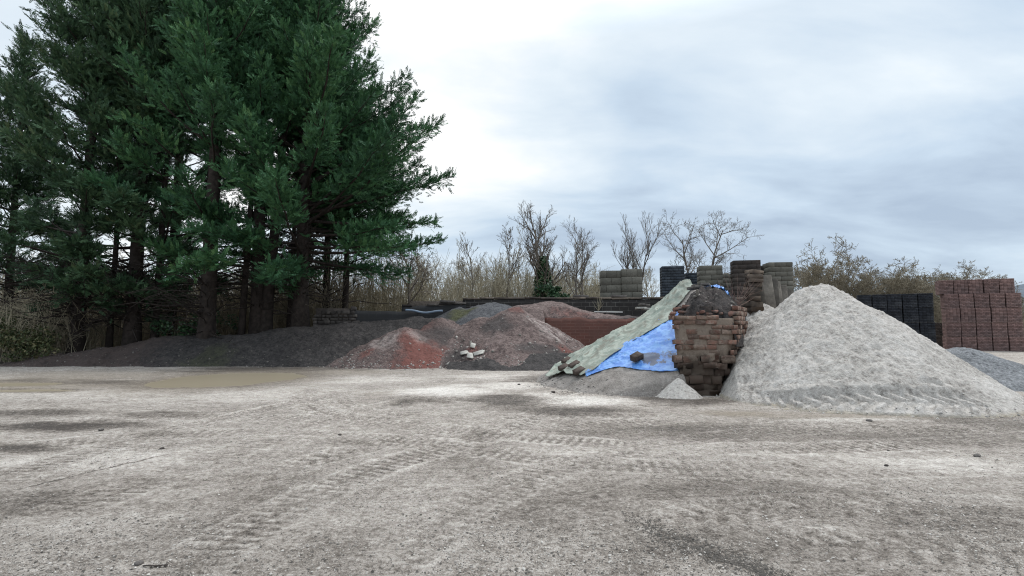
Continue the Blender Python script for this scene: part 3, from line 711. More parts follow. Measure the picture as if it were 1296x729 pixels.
# old rubble stone wall stub, stone by stone
root = empty('stone_wall', (*at(398, 400, 24.3)[:2], 1.2))
b = MB(); rs = np.random.RandomState(8)
z = 0.0; L = 1.85
while z < 1.45:
    hgt = rs.uniform(0.11, 0.2); t = rs.uniform(-0.1, 0.05)
    while t < L:
        w = rs.uniform(0.16, 0.42)
        if z + hgt < 1.46 - 0.25 * rs.rand() - (0.25 if t < 0.1 else 0):
            b.box((t + w / 2, 0.13 + 0.1 * t + rs.uniform(-.03, .03), z + hgt / 2), (w - 0.02, 0.5, hgt - 0.02), (rs.uniform(-.05, .05), rs.uniform(-.05, .05), 0.12 + rs.uniform(-.08, .08)), 0.012, rs.rand(), 0.02)
        t += w
    z += hgt
b.build('stonework', M['stone_wall'], root)
b = MB(); b.box((L / 2, 0.24, 0.66), (L - 0.1, 0.36, 1.3), (0, 0, 0.1)); b.build('core', M['clod'], root)
tag(root, 'broken stub of old rubble stone wall on the dark bank', 'wall')

# divider wall with the ruined brick end
D0 = np.array([4.5, 12.55]); DD = np.array([0.53, 0.848]); DN = np.array([0.848, -0.53])
root = empty('divider_wall', (0, 0, 0))
tag(root, 'ruined brick divider wall end, sooty below, between blue tarpaulin and pale heap', 'wall')
def pier_outline(z):
    """half-outline of the wall end at height z: left x, right x, front y"""
    l = np.interp(z, [0, 0.5, 1.0, 1.5, 2.05], [4.02, 3.92, 3.86, 3.82, 3.80]); r = np.interp(z, [0, 0.35, 0.7, 1.2, 1.6, 2.1], [4.98, 5.06, 5.16, 5.3, 5.36, 5.34])
    f = np.interp(z, [0, 0.5, 1.0, 2.0], [12.35, 12.26, 12.22, 12.24]); return l, r, f
nz = 46; per = 54; V = []
for k in range(nz):
    z = -0.1 + 1.92 * k / (nz - 1); l, r, f = pier_outline(z)
    l += 0.02; r -= 0.02; f += 0.0
    c = [(l, f + 1.6)]
    pts = [(l + 0.95, f + 1.5), (l + 0.05, f + 0.1), (l + 0.12, f), (r - 0.16, f), (r, f + 0.14), (r + 0.85, f + 1.5)]
    seg = [np.hypot(pts[i + 1][0] - pts[i][0], pts[i + 1][1] - pts[i][1]) for i in range(5)]; cs = np.concatenate([[0], np.cumsum(seg)])
    tt = np.linspace(0, cs[-1], per)
    x = np.interp(tt, cs, [p[0] for p in pts]); y = np.interp(tt, cs, [p[1] for p in pts])
    nn = 0.02 * fbm(tt * 2.5, z * 2.5 + tt * 0, 400, 4, 0.6) + (0.11 * fbm(tt * 4, z * 5 + tt * 0, 401, 4, 0.6) if z < 1.0 else 0)
    V.append(np.stack([x + nn * 0.3, y - nn, np.full(per, z)], -1))
V = np.array(V); I = np.arange(nz * per).reshape(nz, per)
Q = np.stack([I[:-1, :-1], I[:-1, 1:], I[1:, 1:], I[1:, :-1]], -1).reshape(-1, 4)
link('rubble_core', mesh_np('rubble_core', V.reshape(-1, 3), [Q, [list(I[-1, :])]], M['brick_core'], True), root)
b = MB(); rs = np.random.RandomState(21); z = 0.72; row = 0
while z < 2.06:
    ch = rs.uniform(0.10, 0.128); l, r, f = pier_outline(z + ch / 2)
    t = l + rs.uniform(-.05, .07); first = row % 2
    while t < r - 0.05:
        w = (0.13 if first else 0.26) + rs.uniform(-.03, .03); first = 0
        w = min(w, r - t + 0.02)
        miss = rs.rand() < (0.10 if z > 1.2 else 0.5 - 0.4 * (z - .72)) or w < 0.07 or float(fbm(np.array([t * 2.2]), np.array([z * 2.6]), 433, 3)[0]) > 0.2 or z + ch > 1.93 + 0.28 * float(fbm(np.array([t * 2.1]), np.array([0.3]), 430, 3)[0]) - 0.12 * (t > 4.7)
        if not miss:
            b.box((t + w / 2, f + 0.045 + rs.uniform(-.012, .014), z + ch / 2), (w - 0.016, 0.14, ch - 0.018), (rs.uniform(-.08, .08), rs.uniform(-.05, .05), rs.uniform(-.12, .12)), 0.009, np.clip(rs.normal(0.5, 0.28), 0, 1), 0.005)
        t += w
    # the right flank, one brick after another going back
    q = 0.16
    while q < 1.4:
        w = 0.235; 
        if rs.rand() > 0.12: b.box((r - 0.05 + (q + w / 2) * 0.62, f + q + w / 2, z + ch / 2), (0.14, w - 0.014, ch - 0.016), (0, 0, -0.55), 0.006, np.clip(rs.normal(0.6, 0.25), 0, 1), 0.005)
        q += w
    z += ch; row += 1
b.build('brickwork', M['brick'], root)
b = MB(); z = -0.05
while z < 0.78:
    ch = rs.uniform(0.13, 0.2); l, r, f = pier_outline(z + ch / 2); t = l + rs.uniform(-.06, .05)
    while t < r - 0.1:
        w = rs.uniform(0.2, 0.42)
        if rs.rand() > 0.12: b.box((t + w / 2, f + 0.06 + rs.uniform(-.04, .05), z + ch / 2), (min(w, r - t + 0.03) - 0.012, 0.22, ch - 0.012), (rs.uniform(-.12, .12), rs.uniform(-.08, .08), rs.uniform(-.15, .15)), 0.014, np.clip(rs.normal(0.4, 0.25), 0, 1), 0.006)
        t += w
    z += ch
b.build('footing_stones', M['brick'], root)
# body of the divider behind its end
b = MB(); ang = atan2(DD[1], DD[0])
for k in range(24):
    s0 = 1.3 + k * 0.55
    c = D0 + DD * (s0 + 0.275)
    b.box((c[0], c[1], 1.02 + 0.02 * rs.rand()), (0.6, 1.15 + rs.uniform(-.03, .03), 2.05 + rs.uniform(-.05, .05)), (0, 0, ang), 0.02)
b.build('wall_body', M['stone_wall'], root)
# brown rubble stump where the posts begin
b = MB(); 
base = np.array(at(957, 400, 14.3)[:2])
z = 1.75
while z < 3.12:
    hgt = rs.uniform(0.1, 0.2)
    sl = 0.0 if z < 2.6 else (z - 2.6) * 0.35
    for j in range(1):
        w = rs.uniform(0.30, 0.42)
        b.box((base[0] - 0.08 + sl * 0.4 + rs.uniform(-.03, .03), base[1] + rs.uniform(-.04, .04), z + hgt / 2), (w * rs.uniform(.8, 1.1), 0.4 + rs.uniform(-.06, .06), hgt - 0.006), (rs.uniform(-.05, .05), rs.uniform(-.08, .08), rs.uniform(-.25, .25)), 0.02, rs.rand(), 0.006)
    z += hgt
b.build('rubble_stump', M['rubble'], root)

# soil cap on the wall
def h_cap(X, Y):
    s = (X - D0[0]) * DD[0] + (Y - D0[1]) * DD[1]; a = (X - D0[0]) * DN[0] + (Y - D0[1]) * DN[1]
    ar = np.where(a > 0.1, 0.62 + 2.5 * sst(0.7, 1.1, a), 1.05)
    h = 2.62 - 0.55 * np.maximum(0, 1.0 - s) - ar * (np.sqrt((a - 0.1) ** 2 + 0.06) - 0.24) - 0.1 * np.maximum(0, s - 1.6)
    h = np.where(s > 2.3, h - 0.35 * (s - 2.3), h)
    h = h - 0.12 * sst(0.2, 0.9, a) + rough(X, Y, 220, 0.15, 0.16, 0.035) + 0.08 * (vn(X * 5, Y * 5, 225) > 0.72)
    return np.where((X > 3.84 + (Y - 12.3) * 0.5) & (Y > 12.36 + 0.1 * fbm(X * 3, Y * 0, 222, 3)) & (s > -0.35), h, 0)
heap('soil_mound', 3.6, 8.4, 12.3, 17.0, 0.04, h_cap, M['dark_soil'], 'dark soil mounded on top of the broken brick wall end', {'brown': lambda X, Y, Z: 0.3 + 0 * X, 'moss': lambda X, Y, Z: X * 0}, 'soil mound', base=lambda X, Y: X * 0 + np.where(X > 5.3 + (Y - 12.3) * 0.6, 1.2, 1.72))

# upright concrete posts on the divider
def post(px, py_top, Y, w, zb, lean, rz, tintv, label, th=0.22):
    X, _, zt = at(px, py_top, Y)
    H = zt - zb; b = MB()
    b.box((0, 0, H / 2), (w, th, H), (0, 0, 0), 0.01, tintv, 0.02)
    o = b.build('concrete_post', M['sleeper'], None, (X, Y, zb)); o.rotation_euler = (lean[0], lean[1], rz)
    return tag(o, label, 'post', 'upright posts along the divider wall')
names = ['nearest broad weathered post, leaning right behind the rubble stump', 'second post from the rubble stump, paler and broad', 'third post from the rubble stump, narrow and dark',
         'fourth post from the rubble stump, tilted over its neighbour', 'fifth post from the rubble stump, pale edge showing', 'sixth post from the rubble stump, half behind the pale heap', 'farthest dark post beside the top of the pale heap']
for k, (px, py, Y, w, lx, ly, t) in enumerate([(966, 342, 14.6, 0.2, 0, 0.14, 0.9), (974, 348, 15.3, 0.36, 0, 0.12, 0.3), (981, 353, 16.3, 0.22, 0, 0.05, 1.0), (986, 356, 17.0, 0.26, 0, 0.1, 0.2), (991, 361, 18.2, 0.24, 0, 0.02, 0.6), (996, 366, 19.6, 0.28, 0, 0.0, 0.9), (1000, 371, 21.0, 0.26, 0, 0, 0.3)]):
    post(px, py, Y, w, 1.7, (lx, -ly, 0), ang - pi / 2 + 0.5, t, names[k])

# ------------------------------------------------------------------ tarpaulins
def polyline(P, n):
    P = np.array(P, float); s = np.concatenate([[0], np.cumsum(np.linalg.norm(np.diff(P, axis=0), axis=1))]); t = np.linspace(0, s[-1], n)
    return np.stack([np.interp(t, s, P[:, 0]), np.interp(t, s, P[:, 1])], -1)
def sheet(name, top, bot, n, m, h, lift, fold, mat, label, s, dirt_shade):
    A = polyline(top, n); B = polyline(bot, n); v = np.linspace(0, 1, m)[:, None, None]
    P = A[None] * (1 - v) + B[None] * v
    X = P[..., 0]; Y = P[..., 1]
    u = np.linspace(0, 1, n)[None, :] + 0 * X; vv = v[..., 0] + 0 * X
    jag = 0.035 * fbm(u * 5, vv * 0, s + 3, 3, 0.5)
    Y = Y - jag * vv ** 6 
    Z = h(X, Y) + lift
    # long drape folds down the slope, pinched creases across them, a little slack sag
    lf = fbm(u * 2.2 + 0.25 * fbm(u * 5, vv * 3, s + 4, 3), vv * 7.5, s, 3)
    cr = 1 - np.abs(fbm(u * 5 + vv * 3, vv * 4 - u * 6, s + 1, 2)) * 2.2
    cr2 = 1 - np.abs(fbm(u * 9 - vv * 5, vv * 6 + u * 4, s + 2, 2)) * 2.2
    big = 0.75 * lf + 0.55 * np.clip(cr, 0, 1) ** 5 + 0.35 * np.clip(cr2, 0, 1) ** 5 + 0.25 * fbm(X * 2.5, Y * 2.5, s + 5, 3)
    Z = Z + fold * (1 - 0.7 * vv ** 5) * (0.35 + np.maximum(big, -0.2))
    I = np.arange(n * m).reshape(m, n)
    Q = np.stack([I[:-1, :-1], I[1:, :-1], I[1:, 1:], I[:-1, 1:]], -1).reshape(-1, 4)
    d = np.clip(dirt_shade(X, Y), 0, 1.5)
    o = link(name, mesh_np(name, np.stack([X, Y, Z], -1).reshape(-1, 3), Q, mat, True, {'dirt': d}))
    md = o.modifiers.new('thickness', 'SOLIDIFY'); md.thickness = 0.006; md.offset = 1.0
    return tag(o, label, 'tarpaulin')
def zp(zx, zy): return 660 + zx / 3.647, 320 + zy / 3.647
low_px = [(800, 172), (745, 225), (700, 272), (688, 318), (600, 372), (500, 432), (390, 506), (330, 556), (272, 582)]
low = [hit(*zp(*p), h_tarp, 11, 18) for p in low_px]
up_px = [(725, 140), (650, 210), (590, 270), (490, 340), (400, 400), (300, 462), (200, 522), (105, 585)]
# upper edge lies just over the crest, out of sight
up = []
for p in up_px:
    x, y, _ = at(*zp(*p), 15.9); up.append((x, 16.15))
up[-1] = hit(*zp(108, 590), h_tarp, 11, 18)
sheet('green_tarpaulin', up, low, 150, 60, h_tarp, 0.085, 0.10, M['tarp_green'], 'worn pale green tarpaulin draped down the sand heap', 500, lambda X, Y: 0.55 * np.clip(fbm((X + Y) * 1.2, (Y - X) * 3.5, 505, 4, 0.6) * 2, 0, 1))  # stripes paint darker crease shade into the green sheet's colour
bl_lo_px = [(300, 574), (335, 560), (390, 541), (470, 532), (520, 540), (600, 548), (660, 550), (740, 552)]
bl_lo = [hit(*zp(*p), h_tarp, 11, 18) for p in bl_lo_px]
bl_up_px = [(292, 566), (340, 522), (420, 450), (520, 385), (600, 335), (660, 300), (705, 280), (735, 285)]
bl_up = [hit(*zp(*p), h_tarp, 11, 18) for p in bl_up_px]
c1 = hit(*zp(595, 490), h_tarp, 11, 18); c2 = hit(*zp(670, 420), h_tarp, 11, 18); c3 = hit(*zp(650, 510), h_tarp, 11, 18); c4 = hit(*zp(690, 480), h_tarp, 11, 18)
sheet('blue_tarpaulin', bl_up, bl_lo, 130, 60, h_tarp, 0.012, 0.09, M['tarp_blue'], 'bright blue tarpaulin below the green one, soil spilled on it', 520,
      lambda X, Y: np.maximum.reduce([0.95 * blob(X, Y, *c1, 0.28, 3), 0.45 * blob(X, Y, *c2, 0.25, 4), 0.6 * blob(X, Y, *c3, 0.3, 5), 0.55 * blob(X, Y, *c4, 0.28, 6)]))
# scrap of blue sheet on top of the wall
sc = [at(889, 364, 14.0)[:2], at(899, 362.5, 14.0)[:2], at(915, 366, 14.0)[:2]]
def h_scrap(X, Y): return np.maximum(h_cap(X, Y), 2.3)
sheet('blue_tarpaulin', [(sc[0][0] - 0.05, 14.3), (sc[1][0], 14.35), (sc[2][0] + 0.15, 14.2)], [(sc[0][0] + 0.1, 13.9), (sc[1][0] + 0.05, 13.3), (sc[2][0] + 0.1, 13.75)], 40, 24, h_scrap, 0.06, 0.05, M['tarp_blue'], 'small blue tarpaulin scrap on the soil over the wall end', 540, lambda X, Y: X * 0)

# ------------------------------------------------------------------ packs of blocks and pavers
def pack_mesh(name, w, d, h, nx, nyy, nz, mat, gap=0.012, s=0, stag=True, jit=0.006):
    """a strapped pack: its blocks laid in courses, outer blocks only; slightly uneven faces"""
    b = MB(); rs = np.random.RandomState(s)
    bh = h / nz
    for k in range(nz):
        off = (k % 2) * 0.5 if stag else 0
        vg = gap if nz < 9 else 0.005
        for (nn, ln, dp, ax, sg) in ((nx, w, d, 0, -1), (nx, w, d, 0, 1), (nyy, d, w, 1, -1), (nyy, d, w, 1, 1)):
            bw = ln / nn; e = np.clip(np.arange(0, nn + 1 + (off > 0)) - off, 0, nn) * bw - ln / 2
            th = 0.1
            for a0, a1 in zip(e[:-1], e[1:]):
                if a1 - a0 < 0.02: continue
                q = rs.uniform(-jit, jit); c = (a0 + a1) / 2
                if ax == 0: b.box((c, sg * (dp / 2 - th / 2 + q), bh * (k + 0.5)), (a1 - a0 - vg, th, bh - gap), (0, 0, 0), 0, rs.rand(), min(0.008, gap))
                elif True:
                    ww = (a1 - a0 - vg)
                    b.box((sg * (dp / 2 - th / 2 + q), c, bh * (k + 0.5)), (th, ww, bh - gap), (0, 0, 0), 0.001, rs.rand(), min(0.008, gap))
    # top course seen from above
    for i in range(nx):
        for j in range(nyy):
            b.box((-w / 2 + (i + .5) * w / nx, -d / 2 + (j + .5) * d / nyy, h - 0.05), (w / nx - gap, d / nyy - gap, 0.1 - gap * 0.5), (0, 0, 0), 0.002, rs.rand(), 0.006)
    b.box((0, 0, h / 2 - 0.03), (w - 0.09, d - 0.09, h - 0.08), a=1.0)
    return b.mesh(name, mat)
def ordinal(k): return ['first', 'second', 'third', 'fourth', 'fifth', 'sixth'][k]
# stacks along the right of the yard
pr = [pack_mesh('paver_pack', 0.752, 1.0, 0.96, 4, 5, 10, M['paver_red'], 0.012, 40 + i, i > 0) for i in range(3)]
pk = [pack_mesh('paver_pack', 0.79, 1.0, 0.96, 4, 5, 9, M['paver_black'], 0.014, 50 + i, i > 0) for i in range(3)]
LAY = ['bottom layer', 'second layer up', 'third layer up', 'fourth layer up', 'top layer']
def paver_stack(x0, y0, ang, cols, layers, meshes, colour, s, p, skip=()):
    rs = np.random.RandomState(s); dx, dy = cos(ang), sin(ang)
    for c in range(cols):
        for l in range(layers):
            if (c, l) in skip: continue
            x = x0 + dx * p * (c + 0.5); y = y0 + dy * p * (c + 0.5)
            o = link('paver_pack', meshes[rs.randint(3)], None, (x + rs.uniform(-.012, .012), y + rs.uniform(-.03, .03), l * 0.968 + 0.02))
            o.rotation_euler = (0, 0, ang + rs.uniform(-.012, .012))
            if l == 4: o.location.x -= 0.16; o.location.y += 0.22
            tag(o, '%s paver pack, %s, %s column from the left of its stack' % (colour, LAY[l], ordinal(c)), 'paver pack', 'packs in the %s paver stack' % colour)
xr = at(1199, 445, 35.2); paver_stack(xr[0] + 0.24, 35.64, -0.45, 5, 5, pr, 'dull red', 61, 0.80)
xk = at(1088, 440, 36.0); paver_stack(xk[0] + 0.26, 36.4, -0.52, 5, 4, pk, 'black', 62, 0.84)
br = pack_mesh('paver_pack', 1.0, 1.0, 0.96, 5, 5, 9, M['block_brown'], 0.014, 57)
for k in range(2):
    p = at(1190, 445, 37.4)
    tag(link('paver_pack', br, None, (p[0], 37.9, 0.02 + 0.97 * k)), 'dark brown pack, %s, in the gap between black and red stacks' % ('lower one' if k == 0 else 'upper one'), 'paver pack')
# pallet boards and a few loose packs further right, out at the edge of the yard
# block packs up on the terrace
TZ = 3.13
def terrace_pack(px, Y, w, d, h, nx, nyy, nz, mat, label, s, rz=0.0, gap=0.014, z=TZ, stag=True):
    X = at(px, 370, Y)[0]
    o = link('block_pack', pack_mesh('block_pack', w, d, h, nx, nyy, nz, mat, gap, s, stag), None, (X, Y + d / 2, z)); o.rotation_euler = (0, 0, rz)
    return tag(o, label, 'block pack', 'block packs on the terrace')
terrace_pack(775.5, 28.2, 1.16, 1.1, 1.62, 2, 2, 4, M['block_grey'], 'grey concrete block pack standing alone by bare trees, left of the pair', 71, -0.10)
terrace_pack(801.5, 28.0, 1.12, 1.1, 1.68, 2, 2, 4, M['block_grey'], 'grey concrete block pack standing alone by bare trees, right of the pair', 72, -0.10)
terrace_pack(854.5, 27.6, 1.18, 1.0, 1.80, 4, 4, 12, M['block_slate'], 'slate blue block pack just above the green tarpaulin', 73, -0.16)
terrace_pack(878.5, 31.5, 0.8, 0.9, 1.85, 3, 3, 12, M['block_slate'], 'narrow slate blue block pack half hidden behind the larger one', 74, -0.1)
terrace_pack(903, 28.4, 1.2, 1.0, 1.93, 2, 2, 7, M['block_grey'], 'brownish grey block pack beside the slate blue packs', 75, -0.18)
terrace_pack(925, 30.0, 0.95, 1.0, 1.65, 2, 2, 6, M['block_grey'], 'lower grey block pack in the gap before the tall dark pack', 76, -0.12)
terrace_pack(949, 26.0 + 1.6, 1.38, 0.9, 2.12, 3, 3, 9, M['block_brown'], 'tall dark brown block pack behind the reddish bare stems', 77, -0.22, 0.008)
terrace_pack(967, 29.5, 0.5, 0.9, 2.05, 2, 2, 9, M['block_brown'], 'slim dark brown block pack behind the concrete posts', 78, -0.1, 0.008)
terrace_pack(991, 28.6, 1.28, 1.0, 2.14, 2, 2, 8, M['block_grey'], 'pale grey block pack nearest the top of the white heap', 79, -0.12)

# ------------------------------------------------------------------ conifers
def norm(v): return v / (np.linalg.norm(v) + 1e-9)
LEAF = []
def spray_template(seed, n=11, L=0.40):
    """a flat feathery spray pointing +X, lying in XY"""
    rs = np.random.RandomState(seed); V = []; T = []
    for k in range(n):
        t = (k + 0.3) / n; sd = 1 if k % 2 else -1
        if k == n - 1: a = 0.0; l = 0.12
        else: a = sd * rs.uniform(0.35, 0.7); l = (0.19 - 0.09 * t) * rs.uniform(0.8, 1.2)
        o = np.array([t * L, 0, 0.03 * t]); d = np.array([cos(a), sin(a), rs.uniform(-0.1, 0.35)])
        nrm = np.array([-sin(a), cos(a), rs.uniform(-.5, .5)]); w = rs.uniform(0.017, 0.028)
        i = len(V); V += [o - nrm * w * 0.4, o + d * l * 0.45 + nrm * w, o + d * l, o + d * l * 0.5 - nrm * w]
        T += [[i, i + 1, i + 2], [i, i + 2, i + 3]]
    return np.array(V), np.array(T)
SPR = [spray_template(700 + k) for k in range(6)]
def bake_sprays(P, D, S, tint, seed):
    """place a spray at each point P along D with size S"""
    rs = np.random.RandomState(seed); n = len(P)
    P = np.array(P); D = np.array(D); S = np.array(S); tint = np.array(tint)
    D = D / (np.linalg.norm(D, axis=1)[:, None] + 1e-9)
    U = np.cross(np.tile([0, 0, 1.0], (n, 1)), D); U /= np.linalg.norm(U, axis=1)[:, None] + 1e-9
    W = np.cross(D, U)
    r = rs.normal(0, 0.8, n); c = np.cos(r)[:, None]; s = np.sin(r)[:, None]
    U, W = U * c + W * s, -U * s + W * c
    Vs = []; Ts = []; As = []; off = 0
    which = rs.randint(0, len(SPR), n)
    for k in range(len(SPR)):
        m = which == k
        if not m.any(): continue
        tv, tt = SPR[k]; q = m.sum()
        V = P[m][:, None, :] + S[m][:, None, None] * (tv[None, :, 0:1] * D[m][:, None, :] + tv[None, :, 1:2] * U[m][:, None, :] + tv[None, :, 2:3] * W[m][:, None, :])
        Ts.append((tt[None] + (np.arange(q) * len(tv))[:, None, None] + off).reshape(-1, 3)); off += q * len(tv)
        Vs.append(V.reshape(-1, 3)); As.append(np.repeat(tint[m], len(tv)))
    return np.concatenate(Vs), np.concatenate(Ts), np.concatenate(As)

def conifer(name, X, Y, z0, H, seed, prof, zc, label, mat, r0=0.32, lean=(0, 0), dens=1.0, gap=0.0, dead=26, fork=None, side=(0, 0)):
    """tapered stem, rising limbs, foliage in feathery sprays; prof(t) gives limb reach by relative height"""
    rs = np.random.RandomState(seed)
    root = empty(name, (X, Y, z0)); tb = MB(); P = []; D = []; S = []; A = []
    def stem(base, lean, H, r0):
        z = np.linspace(0, 1, 12); wob = np.cumsum(rs.normal(0, 0.05, (12, 2)), 0) * 0.6
        pts = np.stack([base[0] + lean[0] * z * H + wob[:, 0] * z, base[1] + lean[1] * z * H + wob[:, 1] * z, base[2] + z * (H - base[2])], -1)
        rr = r0 * (1 - z) ** 0.8 + 0.02; rr[0] *= 1.35
        pts[0, 2] -= 0.4 if base[2] == 0 else 0
        tb.tube(pts, rr, 9); return pts
    stems = [(stem((0, 0, 0), lean, H, r0), H)]
    if fork:
        for (fb, fl, fh, fr) in fork: stems.append((stem(fb, fl, fh, fr), fh))
    for pts, hh in stems:
        nb = int(hh * 11 * dens)
        for k in range(nb):
            f = (k + rs.rand()) / nb; z = zc + (hh - zc) * f ** 1.05
            if z < pts[0, 2] + 0.5: continue
            org = np.array([np.interp(z, pts[:, 2], pts[:, 0]), np.interp(z, pts[:, 2], pts[:, 1]), z])
            az = k * 2.399 + rs.uniform(-.5, .5)
            t = (z - zc) / (hh - zc)
            L = prof(t) * rs.uniform(0.68, 1.08)
            L *= 1 + side[0] * cos(az) + side[1] * sin(az)
            if rs.rand() < gap * (1 - sst(0.40, 0.62, t)): continue
            el = np.interp(t, [0, 0.12, 0.35, 0.7, 1], [0.02, 0.2, 0.42, 0.72, 1.15]) + rs.uniform(-.26, .26)
            n = 7; q = np.linspace(0, 1, n)
            d0 = np.array([cos(az) * cos(el), sin(az) * cos(el), sin(el)])
            sag = rs.uniform(0.05, 0.3); bp = org + q[:, None] * L * d0 + np.stack([0 * q, 0 * q, (q ** 2 - q * 0.6) * L * sag], -1) + rs.normal(0, 0.03, (n, 3)) * q[:, None] * L * 0.4
            rad = (0.016 + 0.011 * L) * (1 - q) + 0.008
            tb.tube(bp, rad, 4)
            tone = rs.uniform(0.15, 0.55)
            inner = float(np.interp(t, [0, 0.3, 0.55], [0.36 + 0.3 * gap, 0.3 + 0.3 * gap, 0.2]))
            ns = max(3, int(L * 7))
            for j in range(ns):
                u = inner + (1 - inner) * (j + rs.rand()) / ns
                o = np.array([np.interp(u, q, bp[:, i]) for i in range(3)]); i0 = min(n - 2, int(u * (n - 1))); bd = norm(bp[i0 + 1] - bp[i0])
                for sd in (-1, 1):
                    lat = norm(np.cross(bd, [0, 0, 1.0])) * sd
                    sl = (0.30 + 0.75 * (1 - u) ** 0.6) * min(1.3, 0.36 * L + 0.28) * rs.uniform(0.6, 1.15)
                    sdn = norm(bd * rs.uniform(0.3, 0.9) + lat * rs.uniform(0.3, 1.0) + rs.normal(0, 0.28, 3) + np.array([0, 0, rs.uniform(-0.1, 0.45)]))
                    ng = max(2, int(sl * 7.5))
                    for g in range(ng):
                        v = (g + rs.rand() * 0.8 + 0.25) / ng
                        P.append(o + sdn * sl * v + np.array([0, 0, -0.22 * v * v * sl])); D.append(sdn * 0.9 + bd * 0.15 + rs.normal(0, 0.42, 3) + np.array([0, 0, 0.16])); S.append(rs.uniform(0.5, 0.95) * (1.08 - 0.2 * t))
                        A.append(np.clip(tone + rs.normal(0, 0.2) + 0.12 * v, 0, 1))
            for e in range(3):
                P.append(bp[-1] - bd * 0.12 * e); D.append(bd + rs.normal(0, .12, 3) + np.array([0, 0, .2])); S.append(rs.uniform(0.6, 0.95)); A.append(np.clip(tone + 0.15, 0, 1))
    # bare dead limbs below the live crown
    pts = stems[0][0]
    for k in range(dead):
        z = rs.uniform(1.3, zc + 2.0); az = rs.uniform(0, 2 * pi); L = rs.uniform(1.0, 3.6); el = rs.uniform(-0.2, 0.65)
        org = np.array([np.interp(z, pts[:, 2], pts[:, 0]), np.interp(z, pts[:, 2], pts[:, 1]), z]); d0 = np.array([cos(az) * cos(el), sin(az) * cos(el), sin(el)])
        q = np.linspace(0, 1, 5); bp = org + q[:, None] * L * d0 + rs.normal(0, .06, (5, 3)) * q[:, None] * L + np.stack([0 * q, 0 * q, -0.12 * q * q * L], -1)
        tb.tube(bp, 0.03 * (1 - q) + 0.008, 4)
        for j in range(5):
            u = rs.uniform(0.3, 1); o = org + u * L * d0; dd = norm(d0 + rs.normal(0, 0.6, 3)); l2 = rs.uniform(0.3, 1.0)
            tb.tube([o, o + dd * l2 * .5 + rs.normal(0, .03, 3), o + dd * l2], [0.012, 0.009, 0.006], 3)
    tb.build('trunk', M['bark'], root, smooth=True)
    V, T, At = bake_sprays(P, D, S, A, seed + 1)
    link('crown', mesh_np('crown', V, T, mat, False, {'tint': At}), root)
    return tag(root, label, 'conifer', 'conifers along the bank')

def pf(r, tip=0.35, belly=0.12):
    return lambda t: r * (np.interp(t, [0, belly, 0.35, 0.7, 1.0], [0.62, 1.0, 0.88, 0.52, 0.0]) ) + tip
def tree_at(px, Y, H, seed, prof, zc, label, mat, **k):
    X = at(px, 415, Y)[0]; z0 = yard(X, Y)
    return conifer('conifer_tree', X, Y, z0, H, seed, prof, zc, label, mat, **k)
tree_at(380, 24.8, 20.8, 901, lambda t: 0.2 + 6.5 * np.interp(t, [0, 0.12, 0.33, 0.51, 0.7, 1.0], [0.66, 1.0, 0.76, 0.55, 0.33, 0.0]), 3.0, 'broad dense conifer at the right end of the row, nearest the stone wall stub', M['conifer'], r0=0.34, dens=1.1, gap=0.32, dead=45, side=(0.24, -0.05))
tree_at(326, 24.6, 23.0, 902, pf(3.8), 2.6, 'twin-stemmed conifer whose two trunks part in a V at the ground', M['conifer'], r0=0.3, lean=(-0.02, 0), gap=0.88, dens=0.7, dead=60, fork=[((0.35, 0, 0), (0.055, 0.01), 21, 0.25), ((-0.45, 0.8, 0), (-0.02, 0.0), 19, 0.14), ((0.9, 1.4, 0), (0.015, 0.0), 19, 0.12)])
tree_at(262, 23.2, 23.0, 903, pf(4.0), 2.4, 'conifer with stout bare pale-barked trunk, third trunk from the left', M['conifer'], r0=0.36, gap=0.88, dens=0.7, dead=60, side=(0, -0.15), fork=[((0.9, 1.2, 0), (0.02, 0.01), 20, 0.15), ((-1.1, 1.6, 0), (-0.01, 0.0), 19, 0.13)])
tree_at(168, 24.2, 22.0, 904, pf(3.7), 2.2, 'conifer with dark ivy-hung trunk, second trunk from the left', M['conifer_olive'], r0=0.32, gap=0.76, dens=0.75, dead=90, fork=[((0.7, 0.5, 0), (0.015, 0.0), 20, 0.15), ((-0.9, 1.2, 0), (-0.02, 0.0), 18, 0.13)])
tree_at(98, 23.8, 22.0, 905, pf(3.6), 2.2, 'thin leaning-out conifer at the left end of the row', M['conifer_olive'], r0=0.28, gap=0.66, dens=0.9, dead=100, fork=[((0.8, 0.9, 0), (0.01, 0.0), 19, 0.12)], side=(-0.1, 0))
tree_at(215, 28.2, 22.0, 906, pf(3.8), 3.0, 'conifer standing in the second row behind the two leftmost trunks', M['conifer'], r0=0.3, gap=0.85, dens=0.5)
tree_at(412, 28.4, 17.0, 907, pf(3.3), 5.2, 'slim conifer in the second row behind the broad right-hand conifer', M['conifer'], r0=0.2, dens=0.85)
tree_at(436, 27.6, 12.5, 908, pf(2.6), 4.6, 'shorter slim-stemmed conifer under the right edge of the row', M['conifer'], r0=0.16, dens=0.9, side=(0.25, 0))
tree_at(8, 26.5, 16.5, 909, pf(2.5), 3.0, 'sparse brownish conifer at the left edge beside the brambles', M['conifer_olive'], r0=0.2, gap=0.35, dens=1.0, dead=50)

